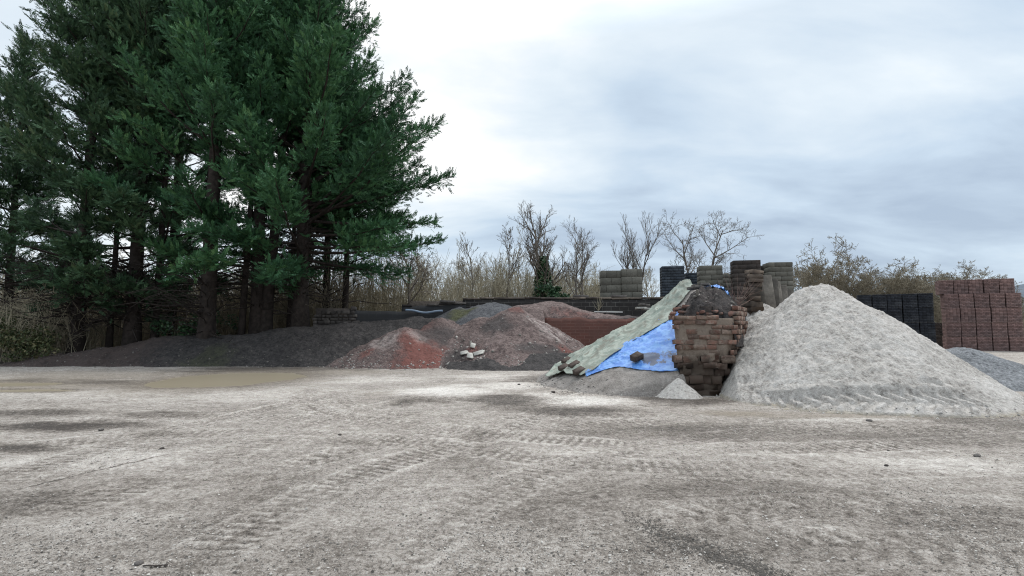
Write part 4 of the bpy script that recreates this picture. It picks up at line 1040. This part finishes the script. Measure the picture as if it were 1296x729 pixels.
# ------------------------------------------------------------------ bare trees
def bare_tree(seed, H, spread, levels=4, nb=(7, 6, 5, 4), r0=0.14, upright=0.5, stems=1, tw=0.011, clear=0.25, droop=0.0):
    """leafless tree: trunk mesh and crown mesh of limbs and twigs"""
    rs = np.random.RandomState(seed); tb = MB(); cb = MB()
    def grow(o, d, L, r, lev, mb):
        n = 5 if lev < 2 else 4; q = np.linspace(0, 1, n)
        bend = rs.normal(0, 0.085, 3); bend[2] += 0.12 * upright - droop * lev * 0.05
        pts = o + q[:, None] * L * d + (q ** 2)[:, None] * bend * L + rs.normal(0, 0.02, (n, 3)) * L * q[:, None]
        rr = np.maximum(tw, r * (1 - 0.72 * q)); mb.tube(pts, rr, 7 if lev == 0 else (5 if lev == 1 else 3))
        if lev >= levels: return
        k = nb[min(lev, len(nb) - 1)]
        for i in range(k):
            u = (clear if lev == 0 else 0.22) + (1 - (clear if lev == 0 else 0.22)) * (i + rs.rand()) / k; u = min(u, 0.98)
            p = np.array([np.interp(u, q, pts[:, a]) for a in range(3)]); j = min(n - 2, int(u * (n - 1))); bd = norm(pts[j + 1] - pts[j])
            side = norm(np.cross(bd, rs.normal(0, 1, 3))); an = rs.uniform(0.45, 1.0) * (0.35 + spread)
            nd = norm(bd * cos(an) + side * sin(an) + np.array([0, 0, upright * 0.22]))
            grow(p, nd, L * rs.uniform(0.34, 0.62) * (1.12 - 0.4 * u), r * 0.52 * (1.15 - 0.5 * u), lev + 1, cb)
    for s in range(stems):
        a = rs.uniform(0, 2 * pi); ln = 0.12 if stems == 1 else 0.22
        grow(np.array([0.25 * cos(a) * (stems > 1), 0.25 * sin(a) * (stems > 1), -0.3]), norm(np.array([ln * cos(a), ln * sin(a), 1.0])), H * rs.uniform(0.6, 0.75) if stems > 1 else H * 0.7, r0, 0, tb)
    return tb, cb
def make_bare(name, tbcb, mat, label, loc, group=None, rz=0, s=1.0, cat='bare tree'):
    tb, cb = tbcb
    root = empty(name, loc, rz); root.scale = (s, s, s)
    tb.build('trunk', mat, root, smooth=True); cb.build('crown', mat, root)
    return tag(root, label, cat, group)
def ground_at(px, Y):
    X = at(px, 415, Y)[0]; return (X, Y, yard(X, Y))
# the ones standing clear on the terrace
ivt = bare_tree(31, 7.8, 0.7, 4, (13, 7, 6, 4), 0.20, 0.8, 1, 0.008, 0.12)
it = make_bare('bare_tree', ivt, M['twig'], 'leafless tree with ivy-clad trunk, tallest behind the soil heaps', ground_at(688, 37), None, 0.4, 0.93)
def ivy_sleeve(H, r, n, seed, lean=0.0):
    rs = np.random.RandomState(seed); V = []; T = []; A = []
    for k in range(n):
        z = H * rs.rand() ** 1.3; a = rs.uniform(0, 2 * pi); rr = r * (1.25 - 0.8 * z / H) * rs.uniform(0.5, 1.15)
        c = np.array([rr * cos(a), rr * sin(a), z]); d = norm(rs.normal(0, 1, 3) + np.array([cos(a), sin(a), 0.2])); u = norm(np.cross(d, rs.normal(0, 1, 3))); w = norm(np.cross(d, u)); l = rs.uniform(0.06, 0.13)
        i = len(V); V += [c - u * l, c + w * l, c + u * l, c - w * l]; T += [[i, i + 1, i + 2], [i, i + 2, i + 3]]; A += [rs.rand()] * 4
    return np.array(V), np.array(T), np.array(A)
V, T, A = ivy_sleeve(4.0, 0.75, 2600, 5); link('ivy', mesh_np('ivy', V, T, M['ivy'], False, {'tint': A}), it)
make_bare('bare_tree', bare_tree(33, 7.4, 0.5, 4, (8, 6, 5, 4), 0.11, 0.7, 2, 0.007, 0.2), M['twig'], 'leafless two-stemmed tree between ivy-clad tree and grey block packs', ground_at(735, 35), None, 2.2, 0.76)
make_bare('bare_tree', bare_tree(35, 8.6, 0.35, 4, (9, 6, 5, 3), 0.10, 0.9, 2, 0.007, 0.2), M['twig'], 'leafless upright tree rising behind the lone grey block packs', ground_at(803, 36), None, 1.0, 0.76)
make_bare('bare_tree', bare_tree(37, 8.2, 0.9, 4, (10, 7, 6, 4), 0.12, 0.5, 2, 0.007, 0.2), M['twig'], 'leafless wide-spreading tree behind the slate blue packs', ground_at(885, 36), None, 0.3, 0.88)
make_bare('bare_tree', bare_tree(39, 6.8, 0.55, 4, (6, 5, 4, 3), 0.09, 0.7, 1, 0.010, 0.3), M['twig'], 'slender leafless tree arching up left of the ivy-clad tree', ground_at(640, 38), None, 3.0)
make_bare('bare_tree', bare_tree(41, 7.0, 0.8, 4, (9, 7, 5, 4), 0.12, 0.3, 1, 0.010, 0.25, 0.6), M['twig'], 'leafless tree with fine drooping twigs at the conifer row\'s right edge', ground_at(520, 33), None, 0.8)
make_bare('bare_tree', bare_tree(43, 6.2, 0.5, 4, (6, 5, 4, 3), 0.09, 0.8, 1, 0.010, 0.3), M['twig'], 'thin leafless pole-like tree above the sooty wall section', ground_at(596, 40), None, 0.2)
# evergreen bush beside the ivy-clad tree
def leafy(name, loc, n, rad, hgt, seed, mat, label, cat, leaf=0.09, kind=None):
    rs = np.random.RandomState(seed); V = []; T = []; A = []
    cl = [(rs.normal(0, 0.45, 2) * rad, hgt * rs.uniform(0.12, 0.85), rs.uniform(0.25, 0.5) * rad) for _ in range(14)]
    for k in range(n):
        c2, cz, cr = cl[rs.randint(len(cl))]
        v = norm(rs.normal(0, 1, 3)) * cr * rs.rand() ** 0.4; c = np.array([c2[0] + v[0], c2[1] + v[1], max(0.02, cz + v[2] * 0.8)])
        d = norm(rs.normal(0, 1, 3)); u = norm(np.cross(d, rs.normal(0, 1, 3))); w = np.cross(d, u); l = leaf * rs.uniform(0.6, 1.3)
        i = len(V); V += [c - u * l, c + w * l * .6, c + u * l, c - w * l * .6]; T += [[i, i + 1, i + 2], [i, i + 2, i + 3]]; A += [rs.rand()] * 4
    o = link(name, mesh_np(name, np.array(V), np.array(T), mat, False, {'tint': np.array(A)}), None, loc)
    return tag(o, label, cat, None, kind)
leafy('evergreen_bush', ground_at(707, 35.5), 1500, 0.75, 2.1, 3, M['ivy'], 'small dark evergreen bush beside the ivy-clad bare tree', 'bush')
# brambles at the left edge
leafy('bramble_bush', (-20.9, 22.4, 0.2), 2600, 1.5, 1.3, 4, M['bramble'], 'low bramble bush at the left end of the dark bank', 'bush', 0.06)
leafy('bramble_bush', (-23.5, 23.6, 0.4), 2600, 1.6, 2.0, 6, M['bramble'], 'taller bramble bush at the far left edge under the conifers', 'bush', 0.06)
leafy('evergreen_bush', (-15.4, 25.0, 0.9), 1800, 1.3, 1.5, 8, M['ivy'], 'dark evergreen bush under the conifers behind the bank crest', 'bush', 0.07)
# woodland behind: copies of six trees
protos = []
for k, (h, sp, nbk, up) in enumerate([(8.2, 0.5, (8, 5, 5, 3), 0.6), (8.8, 0.7, (9, 5, 4, 3), 0.5), (7.2, 0.6, (8, 6, 4, 3), 0.7), (8.2, 0.4, (7, 6, 4, 3), 0.8), (6.8, 0.8, (9, 6, 4, 3), 0.3), (7.8, 0.6, (8, 6, 4, 3), 0.5)]):
    protos.append(bare_tree(60 + k, h, sp, 4, nbk, 0.10, up, 1 + k % 2, 0.011, 0.15))
rs = np.random.RandomState(77)
first = {}
def wood(px, Y, s, k):
    X, Yy, z = ground_at(px, Y)
    if k not in first:
        first[k] = make_bare('woodland_tree', protos[k], M['twig_pale'], 'bare pale-twigged woodland tree in the thicket behind the yard walls', (X, Yy, z), 'trees of the bare woodland', rs.uniform(0, 6), s, 'bare tree')
    else:
        o = copy_tree(first[k]); o.location = (X, Yy, z); o.rotation_euler = (0, 0, rs.uniform(0, 6)); o.scale = (s * rs.uniform(.85, 1.1), s * rs.uniform(.85, 1.1), s)
for i in range(76):
    px = -80 + 930 * (i + rs.rand()) / 76
    wood(px, rs.uniform(40, 58), rs.uniform(0.75, 1.05) * np.interp(px, [0, 420, 650, 760, 850], [1.1, 0.9, 0.78, 0.66, 0.55]), i % 6)
# thicket of upright stems and twigs below them
def thicket(name, x0, x1, y0, y1, n, hmax, seed, mat, label, taper=None):
    rs = np.random.RandomState(seed); b = MB()
    for k in range(n):
        x = rs.uniform(x0, x1); y = rs.uniform(y0, y1); z = yard(x, y); h = hmax * rs.uniform(0.45, 1.0) * (taper(x, y) if taper else 1)
        d = np.array([rs.normal(0, 0.22), rs.normal(0, 0.22), 1.0]); o = np.array([x, y, z - 0.1])
        p1 = o + d * h * 0.5 + rs.normal(0, 0.1, 3); p2 = o + d * h + rs.normal(0, 0.25, 3)
        b.tube([o, p1, p2], [0.02, 0.015, 0.008], 3, a=rs.rand())
        for j in range(6):
            u = rs.uniform(0.15, 1); p = o + (p2 - o) * u; dd = norm(np.array([rs.normal(0, 0.7), rs.normal(0, 0.7), rs.uniform(0.1, 1.0)])); l = rs.uniform(0.4, 1.3) * min(1, hmax / 3)
            b.tube([p, p + dd * l * 0.5 + rs.normal(0, .05, 3), p + dd * l], [0.011, 0.009, 0.006], 3, a=rs.rand())
    return tag(b.build(name, mat), label, 'thicket', None, 'stuff')
thicket('brushwood_thicket', -30, 9, 36, 50, 2700, 4.0, 5, M['twig_pale'], 'dense pale brushwood thicket filling the woodland behind the walls', lambda x, y: float(np.interp(x, [-30, 2, 9], [1, 1, 0.6])))
thicket('brushwood_thicket', -33, -9, 26, 35, 1500, 4.2, 6, M['twig_far'], 'brown brushwood and dead stems under the conifers')
thicket('brushwood_thicket', -34, -6, 29, 38, 1300, 5.5, 16, M['twig_dark'], 'dark shaded brush and dead limbs deep under the conifers')
thicket('brushwood_thicket', -27, -19.5, 22.6, 26, 260, 3.4, 7, M['twig_pale'], 'tangle of thin dead stems at the left edge of the yard')
# hedgerow trees beyond the paver stacks
hp = [bare_tree(90 + k, 10.5, 0.85, 4, (9, 8, 7, 4), 0.13, 0.35, 3, 0.017, 0.1) for k in range(3)]
hf = {}
for i, (px, Y, s, lab) in enumerate([(1020, 66, 1.0, None), (1040, 70, 1.15, None), (1062, 64, 1.12, None), (1085, 72, 1.22, None), (1102, 66, 1.1, None), (1118, 70, 1.02, None), (1136, 62, 0.9, None), (1152, 68, 1.1, None), (1168, 62, 1.04, None), (1184, 70, 1.15, None), (1198, 64, 1.08, None), (1212, 66, 1.04, None), (1226, 72, 1.05, None), (1242, 74, 0.95, None), (1290, 76, 0.85, None), (1330, 70, 0.8, None)]):
    k = i % 3; X, Yy, z = ground_at(px, Y)
    if k not in hf: hf[k] = make_bare('hedgerow_tree', hp[k], M['twig_far'], 'x', (X, Yy, z), 'hedgerow trees beyond the paver stacks', i * 1.3, s); o = hf[k]
    else:
        o = copy_tree(hf[k]); o.location = (X, Yy, z); o.rotation_euler = (0, 0, i * 1.3); o.scale = (s, s, s * 0.82)
    o['label'] = 'distant bare hedgerow tree beyond the paver stacks at the right'
thicket('brushwood_thicket', 24, 90, 58, 66, 1600, 5.0, 8, M['twig_far'], 'brown hedge brushwood below the distant hedgerow trees')

# ------------------------------------------------------------------ shrub, weeds and loose pieces
def stems(name, loc, n, L, seed, mat, label, cat, fan=1.0, r=0.008, fl=False):
    rs = np.random.RandomState(seed); b = MB()
    for k in range(n):
        a = rs.uniform(0, 2 * pi); el = rs.uniform(0.35, 1.45); l = L * rs.uniform(0.55, 1.05)
        d = np.array([cos(a) * cos(el) * fan, sin(a) * cos(el) * fan * (0.5), sin(el)]); q = np.linspace(0, 1, 5)
        p = q[:, None] * l * d + rs.normal(0, 0.02, (5, 3)) * q[:, None]
        b.tube(p, r * (1 - 0.7 * q), 4)
        if rs.rand() < 0.5:
            dd = norm(d + rs.normal(0, .35, 3)); b.tube([p[2], p[2] + dd * l * 0.2, p[2] + dd * l * 0.4], [r * .6, r * .5, r * .3], 3)
    return tag(b.build(name, mat, None, loc), label, cat)
bx = at(931, 390, 13.7)
stems('bare_shrub', (bx[0], bx[1], 2.12), 30, 1.0, 4, M['twig_red'], 'leafless shrub of reddish stems fanning out on the wall', 'shrub', 1.0, 0.0065)
wx = at(757, 392, 26.85)
stems('dry_weed', (wx[0], 26.8, 2.45), 12, 1.3, 9, M['twig_pale'], 'pale dry weed stalk against the blackened retaining wall', 'weed', 0.3, 0.012)

def on(h, px, py, y0=8, y1=30):
    x, y = hit(px, py, h, y0, y1); return (x, y, float(h(np.array([x]), np.array([y]))[0]))
def lump(name, loc, d, rot, mat, label, cat, jit=0.012, group=None, ch=0.015):
    b = MB(); b.box((0, 0, d[2] / 2), d, (0, 0, 0), jit, 0.5, ch)
    o = b.build(name, mat, None, loc); o.rotation_euler = rot; return tag(o, label, cat, group)
# slab pieces on the brown heap
for px, py, d, rot, lab in [(599, 439, (0.33, 0.24, 0.045), (0.9, 0.3, 0.5), 'pale broken slab on the brown heap, topmost of four'), (588, 448, (0.34, 0.22, 0.045), (0.5, -0.2, 0.2), 'pale broken slab on the brown heap, leftmost of four'),
                            (595, 452, (0.26, 0.28, 0.045), (0.7, 0.1, 0.1), 'pale broken slab on the brown heap, lowest of four'), (607, 448, (0.5, 0.22, 0.045), (0.55, -0.25, 0.3), 'pale broken slab on the brown heap, longest and rightmost of four')]:
    p = on(h_redc, px, py); lump('broken_slab', (p[0], p[1] - 0.03, p[2] + 0.02), d, rot, M['slab'], lab, 'slab', 0.03, 'slab pieces on the brown heap')
# bricks holding down the tarpaulins
for px, py, d, rz, lab in [(806, 459, (0.30, 0.2, 0.15), 0.5, 'dark brick weighing down the blue tarpaulin'), (717, 461, (0.34, 0.16, 0.1), 0.7, 'dark brick on the upper edge of the green tarpaulin'),
                           (714, 471, (0.3, 0.2, 0.12), 0.4, 'dark block at the foot of the green tarpaulin, left of its fold'), (727, 468, (0.36, 0.16, 0.12), 0.6, 'long dark block lying in the fold of the green tarpaulin'), (733, 476, (0.32, 0.18, 0.12), 0.5, 'dark block where green and blue tarpaulins meet the ground')]:
    p = on(h_tarp, px, py); lump('brick', (p[0], p[1], p[2] + 0.08), d, (0.35, -0.35, rz), M['dirty_brick'], lab, 'brick', 0.012, 'bricks on the tarpaulins')
# broken bricks and a concrete lump along the top of the wall end
rs = np.random.RandomState(12)
LB = []
for k, (px, py) in enumerate([(852, 396), (858, 391), (864, 394), (871, 397), (877, 390), (882, 396), (889, 394), (897, 397), (904, 393), (911, 396), (918, 392), (868, 388), (925, 396), (900, 389)]):
    x, _, z = at(px, py, 12.45 + 0.2 * (py < 393)); 
    o = lump('broken_brick', (x, 12.45 + 0.2 * (py < 393), z - 0.05), (rs.uniform(.14, .24), rs.uniform(.1, .14), rs.uniform(.06, .09)), (rs.uniform(-.5, .5), rs.uniform(-.5, .5), rs.uniform(-1, 1)), M['loose_brick'], 'broken red brick lying loose along the top of the wall end', 'brick', 0.012, 'broken bricks on the wall end')
x, _, z = at(891, 388, 12.75)
lump('concrete_lump', (x, 12.75, z - 0.07), (0.30, 0.24, 0.2), (0.05, 0.03, 0.3), M['sleeper'], 'squarish grey concrete lump on the soil of the wall end', 'concrete lump', 0.02)
x, _, z = at(893, 395, 12.6)
lump('stone_block', (x, 12.6, z - 0.1), (0.42, 0.3, 0.24), (0.05, -0.05, 0.2), M['clod'], 'dark stone block under the concrete lump', 'stone', 0.03)
x, _, z = at(880.5, 377, 13.0)
lump('wooden_stake', (x, 13.0, z - 0.28), (0.06, 0.05, 0.5), (0.1, 0.05, 0.2), M['sleeper'], 'short grey stake stuck in the soil on the wall end', 'stake', 0.006)
for k, (px, py, lab) in enumerate([(884, 362.5, 'flat stone at the top end of the green tarpaulin'), (893, 361, 'darker flat stone between tarpaulin top and blue scrap'), (878, 364.5, 'small flat stone nearest the green tarpaulin crest')]):
    x, _, z = at(px, py, 14.1); lump('flat_stone', (x, 14.1, z - 0.04), (0.34, 0.24, 0.07), (0.05, 0.1, k), M['stone'], lab, 'stone', 0.02)
# plank, pipe and slabs by the rear wall
x, _, z = at(770, 395.5, 26.2)
lump('white_plank', (x, 26.2, z), (1.45, 0.12, 0.05), (0, 0.01, 0.02), M['plank'], 'long white plank lying on soil under the retaining wall', 'plank', 0.002, None, 0.004)
for k, (px, py, lab) in enumerate([(811, 390, 'lower left grey slab by the retaining wall'), (819, 391, 'lower right grey slab by the retaining wall'), (815, 386, 'upper dark slab lying across two others by the retaining wall')]):
    x, _, z = at(px, py, 26.0); lump('stone_slab', (x, 26.0, z - 0.05), (0.5, 0.35, 0.11), (0.02, 0.05 * (k - 1), 0.2 * k), M['stone'] if k == 2 else M['slab'], lab, 'slab', 0.02)
for k, (px, lab) in enumerate([(735, 'single flat coping stone left lying on the terrace edge'), (783, 'low dark slab under the lone grey block packs'), (570, 'flat stone on the sooty wall section')]):
    x, _, z = at(px, 376, 27.3); lump('stone_slab', (x, 27.3 if k < 2 else 26.2, 3.2 if k < 2 else 2.86), (0.8, 0.3, 0.12), (0, 0, 0.05), M['stone'], lab, 'slab', 0.02)
b = MB(); q = np.linspace(0, 1, 20)
p0 = at(514, 392.5, 24.9); p1 = at(561, 394, 25.0)
P = np.stack([p0[0] + (p1[0] - p0[0]) * q, p0[1] - 0.1 + 0 * q, p0[2] + (p1[2] - p0[2]) * q - 0.07 * np.sin(q * pi) + 0.03 * np.sin(q * 9)], -1)
b.tube(P, np.full(20, 0.05), 8); tag(b.build('plastic_pipe', M['pipe'], None, None, True), 'sagging blue-grey plastic pipe along the top of the dark block wall', 'pipe')

# grit and clods on the yard
def pebble_mesh(name, seed, mat):
    rs = np.random.RandomState(seed); me = bpy.data.meshes.new(name)
    import bmesh
    bm = bmesh.new(); bmesh.ops.create_icosphere(bm, subdivisions=2, radius=0.5)
    for v in bm.verts:
        v.co *= 1 + rs.uniform(-.16, .16); v.co.z *= 0.6
    bm.to_mesh(me); bm.free(); me.materials.append(mat); return me
pm = [pebble_mesh('stone', k, M['clod'] if k % 2 else M['stone']) for k in range(4)]
spots = [(210, 716, .035, 'dark clod'), (176, 714, .06, 'dark clod'), (430, 553, .07, 0), (128, 546, .08, 0), (205, 570, .07, 0), (1125, 572, .05, 0), (1237, 579, .11, 0), (1122, 590, .05, 0), (1239, 521, .10, 0), (1252, 519, .10, 0), (1100, 534, .1, 0), (700, 497, .12, 0), (657, 487, .1, 0)]
rs = np.random.RandomState(5)
LABS = ['small dark clod at the bottom edge, right of the flat twig', 'wider dark clod at the bottom edge, left of the flat twig', 'single dark clod on the pale dust in the middle of the yard', 'dark clod beside the damp streak at the left',
        'dark clod on the slab joint line at the left', 'small stone on the pale dust below the white heap', 'largest dark clod on the pale dust at the right', 'smaller dark stone left of the largest clod', 'left of two dark clods at the right foot of the white heap',
        'right of two dark clods at the right foot of the white heap', 'dark clod in front of the tyre track on the white heap', 'dark clod in front of the tarpaulin sand', 'small dark clod before the green tarpaulin foot']
for (px, py, s, _), lab in zip(spots, LABS):
    x, y = gh(px, py); o = link('stone', pm[rs.randint(4)], None, (x, y, yard(x, y) + s * 0.15)); o.scale = (s, s * rs.uniform(.6, 1), s * .8); o.rotation_euler = (0, 0, rs.uniform(0, 6)); tag(o, lab, 'stone')
x, y = gh(192, 718)
b = MB(); b.tube([(-0.06, 0, 0.008), (-0.02, -0.01, 0.014), (0.03, -0.005, 0.01), (0.08, 0.01, 0.008)], [0.004, 0.006, 0.005, 0.003], 5)
tag(b.build('twig', M['clod'], None, (x, y, yard(x, y) + 0.004)), 'thin dark twig lying on the ground at the bottom edge', 'twig')
# loose grit: uncountable
def grit(n, seed):
    rs = np.random.RandomState(seed); V = []; T = []
    cv, ct = np.array([[1, 0, 0], [-1, 0, 0], [0, 1, 0], [0, -1, 0], [0, 0, .8], [0, 0, -.8]], float), np.array([[0, 2, 4], [2, 1, 4], [1, 3, 4], [3, 0, 4]])
    y = 3.2 * np.exp(rs.rand(n * 8) * 1.35); x = rs.uniform(-1.05, 1.05, n * 8) * y
    ok = rs.rand(n * 8) < 0.14 + 0.5 * fbm(x * .8, y * .8, 9, 3)
    Ps = np.stack([x[ok], y[ok]], -1)[:n - 3600]
    B0 = np.array(gh(800, 662)); B1 = np.array(gh(1000, 738)); u = rs.rand(3600)[:, None] ** 0.8       # a thin line of darker grit spilled across the yard
    Ps = np.concatenate([Ps, B0 + (B1 - B0) * u + rs.normal(0, 1, (3600, 2)) * np.array([0.05, 0.11]) * (1 + (1 - u) * 0.6)]); n = len(Ps)
    s = rs.uniform(0.0025, 0.007, n) * (1 + (rs.rand(n) < 0.08))
    z = np.zeros(n)
    # height of the yard surface under each grain
    ix = np.clip(np.searchsorted(gx, Ps[:, 0]) - 1, 0, len(gx) - 2); iy = np.clip(np.searchsorted(gy, Ps[:, 1]) - 1, 0, len(gy) - 2)
    z = GZ[iy, ix]
    a = rs.uniform(0, 6.28, n); c, sn = np.cos(a), np.sin(a)
    V = np.empty((n, 6, 3)); V[:, :, 0] = Ps[:, :1] + s[:, None] * (cv[None, :, 0] * c[:, None] - cv[None, :, 1] * sn[:, None]); V[:, :, 1] = Ps[:, 1:] + s[:, None] * (cv[None, :, 0] * sn[:, None] + cv[None, :, 1] * c[:, None]); V[:, :, 2] = z[:, None] + s[:, None] * (cv[None, :, 2] * 0.8 + 0.3)
    V += rs.uniform(-.25, .25, V.shape) * s[:, None, None]
    T = (ct[None] + (np.arange(n) * 6)[:, None, None]).reshape(-1, 3)
    return V.reshape(-1, 3), T
V, T = grit(42000, 3)
gt = np.clip(np.repeat(np.random.RandomState(4).beta(0.6, 1.0, len(V) // 6), 6), 0, 1); gt[-3600 * 6:] *= 0.12
tag(link('gravel', mesh_np('gravel', V, T, M['grit'], False, {'tint': gt})), 'loose dark grit scattered over the near part of the yard', 'gravel', None, 'stuff')

def rolled(n, seed, h, x0, x1, y0, y1, hmax, smin, smax_):
    rs = np.random.RandomState(seed); X = rs.uniform(x0, x1, n * 10); Y = rs.uniform(y0, y1, n * 10); Z = h(X, Y); B = ground_z(X, Y)
    d = Z - B; p = np.where(d > 0.02, np.exp(-d / hmax), np.exp(np.minimum(0, d) / 0.12) * 0.7)
    ok = rs.rand(n * 10) < p; return np.stack([X, Y, np.maximum(Z, B)], -1)[ok][:n], rs.uniform(0, 1, n)[:ok.sum()] ** 3 * (smax_ - smin) + smin
PS = [rolled(420, 1, h_white, 3.8, 12.5, 8.8, 13, 0.10, 0.010, 0.035), rolled(500, 2, h_redl, -8.5, -1.5, 19.7, 23, 0.4, 0.02, 0.07), rolled(650, 3, h_redc, -3.5, 5, 19.3, 23.4, 0.6, 0.02, 0.08),
      rolled(380, 4, h_bank, -21, -4, 20.4, 23, 0.6, 0.02, 0.06), rolled(300, 5, h_tarp_r, 0.3, 4, 11.8, 15.5, 0.15, 0.012, 0.04), rolled(200, 6, h_cap, 3.9, 6.0, 12.4, 14.5, 3.0, 0.02, 0.07)]
TN = [(0.65, 1.0), (0.2, 0.75), (0.2, 0.75), (0.08, 0.4), (0.3, 0.8), (0.1, 0.5)]
Pz = np.concatenate([p[:len(q)] for p, q in PS]); Sz = np.concatenate([q[:len(p)] for p, q in PS])
cv = np.array([[1, 0, 0], [-1, 0, 0], [0, 1, 0], [0, -1, 0], [0, 0, .8], [0, 0, -.8]], float); ct = np.array([[0, 2, 4], [2, 1, 4], [1, 3, 4], [3, 0, 4], [2, 0, 5], [1, 2, 5], [3, 1, 5], [0, 3, 5]])
rs = np.random.RandomState(3); V = Pz[:, None, :] + Sz[:, None, None] * (cv[None] + rs.uniform(-.35, .35, (len(Pz), 6, 3)))
T = (ct[None] + (np.arange(len(Pz)) * 6)[:, None, None]).reshape(-1, 3)
tag(link('rubble', mesh_np('rubble', V.reshape(-1, 3), T, M['grit'], False, {'tint': np.repeat(np.concatenate([rs.uniform(lo, hi, min(len(p), len(q))) for (lo, hi), (p, q) in zip(TN, PS)]), 6)})), 'small stones and crumbs rolled down to the feet of the heaps', 'rubble', None, 'stuff')

# ------------------------------------------------------------------ sky and light
SUN_EL, SUN_AZ = R(52), R(75)       # azimuth clockwise from +Y
w = bpy.data.worlds.new('World'); scn.world = w; w.use_nodes = True
nt = w.node_tree; nt.nodes.clear()
N = lambda t: nt.nodes.new(t)
Lk = nt.links.new
def wm(op, a, b=None, c=None, clamp=False):
    x = N('ShaderNodeMath'); x.operation = op; x.use_clamp = clamp
    for i, v in enumerate((a, b, c)):
        if v is None: continue
        if isinstance(v, (int, float)): x.inputs[i].default_value = v
        else: Lk(v, x.inputs[i])
    return x.outputs[0]
out = N('ShaderNodeOutputWorld'); bg = N('ShaderNodeBackground'); Lk(bg.outputs[0], out.inputs[0]); bg.inputs['Strength'].default_value = 0.1
sky = N('ShaderNodeTexSky'); sky.sky_type = 'NISHITA'; sky.sun_disc = False; sky.sun_elevation = SUN_EL; sky.sun_rotation = SUN_AZ
tc = N('ShaderNodeTexCoord'); sp = N('ShaderNodeSeparateXYZ'); Lk(tc.outputs['Generated'], sp.inputs[0])
zc = wm('MAXIMUM', sp.outputs[2], 0.0); zd = wm('ADD', zc, 0.22)
cb = N('ShaderNodeCombineXYZ'); Lk(wm('DIVIDE', sp.outputs[0], zd), cb.inputs[0]); Lk(wm('DIVIDE', sp.outputs[1], zd), cb.inputs[1])
def wnoise(scale, det, rough, loc, dist=0.0, stretch=(1, 1, 1)):
    mp = N('ShaderNodeMapping'); Lk(cb.outputs[0], mp.inputs[0]); mp.inputs['Location'].default_value = loc; mp.inputs['Scale'].default_value = stretch
    x = N('ShaderNodeTexNoise'); x.inputs['Scale'].default_value = scale; x.inputs['Detail'].default_value = det; x.inputs['Roughness'].default_value = rough; x.inputs['Distortion'].default_value = dist
    Lk(mp.outputs[0], x.inputs['Vector']); return x.outputs['Fac']
n1 = wnoise(0.75, 5, 0.5, (3.1, 1.7, 0), 0.4, (0.7, 1.2, 1)); n2 = wnoise(2.2, 6, 0.55, (0.4, 5.0, 0), 0.3, (0.7, 1.2, 1))
gd = ray(540, 90); gl = math.sqrt(sum(a * a for a in gd)); gd = [a / gl for a in gd]
dp = N('ShaderNodeVectorMath'); dp.operation = 'DOT_PRODUCT'; Lk(tc.outputs['Generated'], dp.inputs[0]); dp.inputs[1].default_value = gd
glow = wm('POWER', wm('MAXIMUM', dp.outputs['Value'], 0.0), 9.0)
t = wm('ADD', wm('MULTIPLY', n1, 1.15), wm('MULTIPLY', wm('SUBTRACT', n2, 0.12), 0.65))          # about 0.62
t = wm('ADD', t, wm('SUBTRACT', wm('MULTIPLY', glow, 0.36), 0.24))
t = wm('ADD', t, wm('MULTIPLY', zc, 0.22))
bd_ = ray(1230, 230); bl_ = math.sqrt(sum(a * a for a in bd_))
dq = N('ShaderNodeVectorMath'); dq.operation = 'DOT_PRODUCT'; Lk(tc.outputs['Generated'], dq.inputs[0]); dq.inputs[1].default_value = [a / bl_ for a in bd_]
t = wm('SUBTRACT', t, wm('MULTIPLY', wm('POWER', wm('MAXIMUM', dq.outputs['Value'], 0.0), 5.0), 0.13))
rp = N('ShaderNodeValToRGB'); e = rp.color_ramp.elements
e.new(0.5); e.new(0.75)
for k, (p, c) in enumerate([(0.38, (0.40, 0.49, 0.61)), (0.58, (0.55, 0.66, 0.775)), (0.80, (0.75, 0.83, 0.89)), (1.0, (1.0, 1.0, 1.0))]):
    e[k].position = p; e[k].color = (*c, 1)
Lk(t, rp.inputs[0])
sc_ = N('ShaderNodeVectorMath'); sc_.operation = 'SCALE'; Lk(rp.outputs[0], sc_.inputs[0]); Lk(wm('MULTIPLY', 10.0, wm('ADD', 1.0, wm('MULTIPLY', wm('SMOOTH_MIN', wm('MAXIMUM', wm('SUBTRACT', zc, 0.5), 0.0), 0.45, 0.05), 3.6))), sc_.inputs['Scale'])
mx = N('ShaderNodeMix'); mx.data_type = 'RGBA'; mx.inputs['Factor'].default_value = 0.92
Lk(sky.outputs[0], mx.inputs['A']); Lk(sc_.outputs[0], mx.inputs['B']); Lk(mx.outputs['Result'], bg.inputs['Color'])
sl = bpy.data.lights.new('sun', 'SUN'); sl.energy = 1.5; sl.angle = R(25); sl.color = (1.0, 0.96, 0.9)
so = bpy.data.objects.new('sun', sl); C.objects.link(so)
sd = Vector((sin(SUN_AZ) * cos(SUN_EL), cos(SUN_AZ) * cos(SUN_EL), sin(SUN_EL)))
so.rotation_euler = sd.to_track_quat('Z', 'Y').to_euler(); so.location = sd * 60

scn.view_settings.view_transform = 'Standard'; scn.view_settings.look = 'None'; scn.view_settings.gamma = 1.0; scn.view_settings.exposure = 0.2
scn.view_settings.use_curve_mapping = False
scn.cycles.pixel_filter_type = 'BLACKMAN_HARRIS'; scn.cycles.filter_width = 1.1
scn.cycles.max_bounces = 6; scn.cycles.diffuse_bounces = 3; scn.cycles.use_denoising = True; scn.cycles.denoising_input_passes = 'RGB_ALBEDO_NORMAL'; scn.cycles.denoising_prefilter = 'NONE'
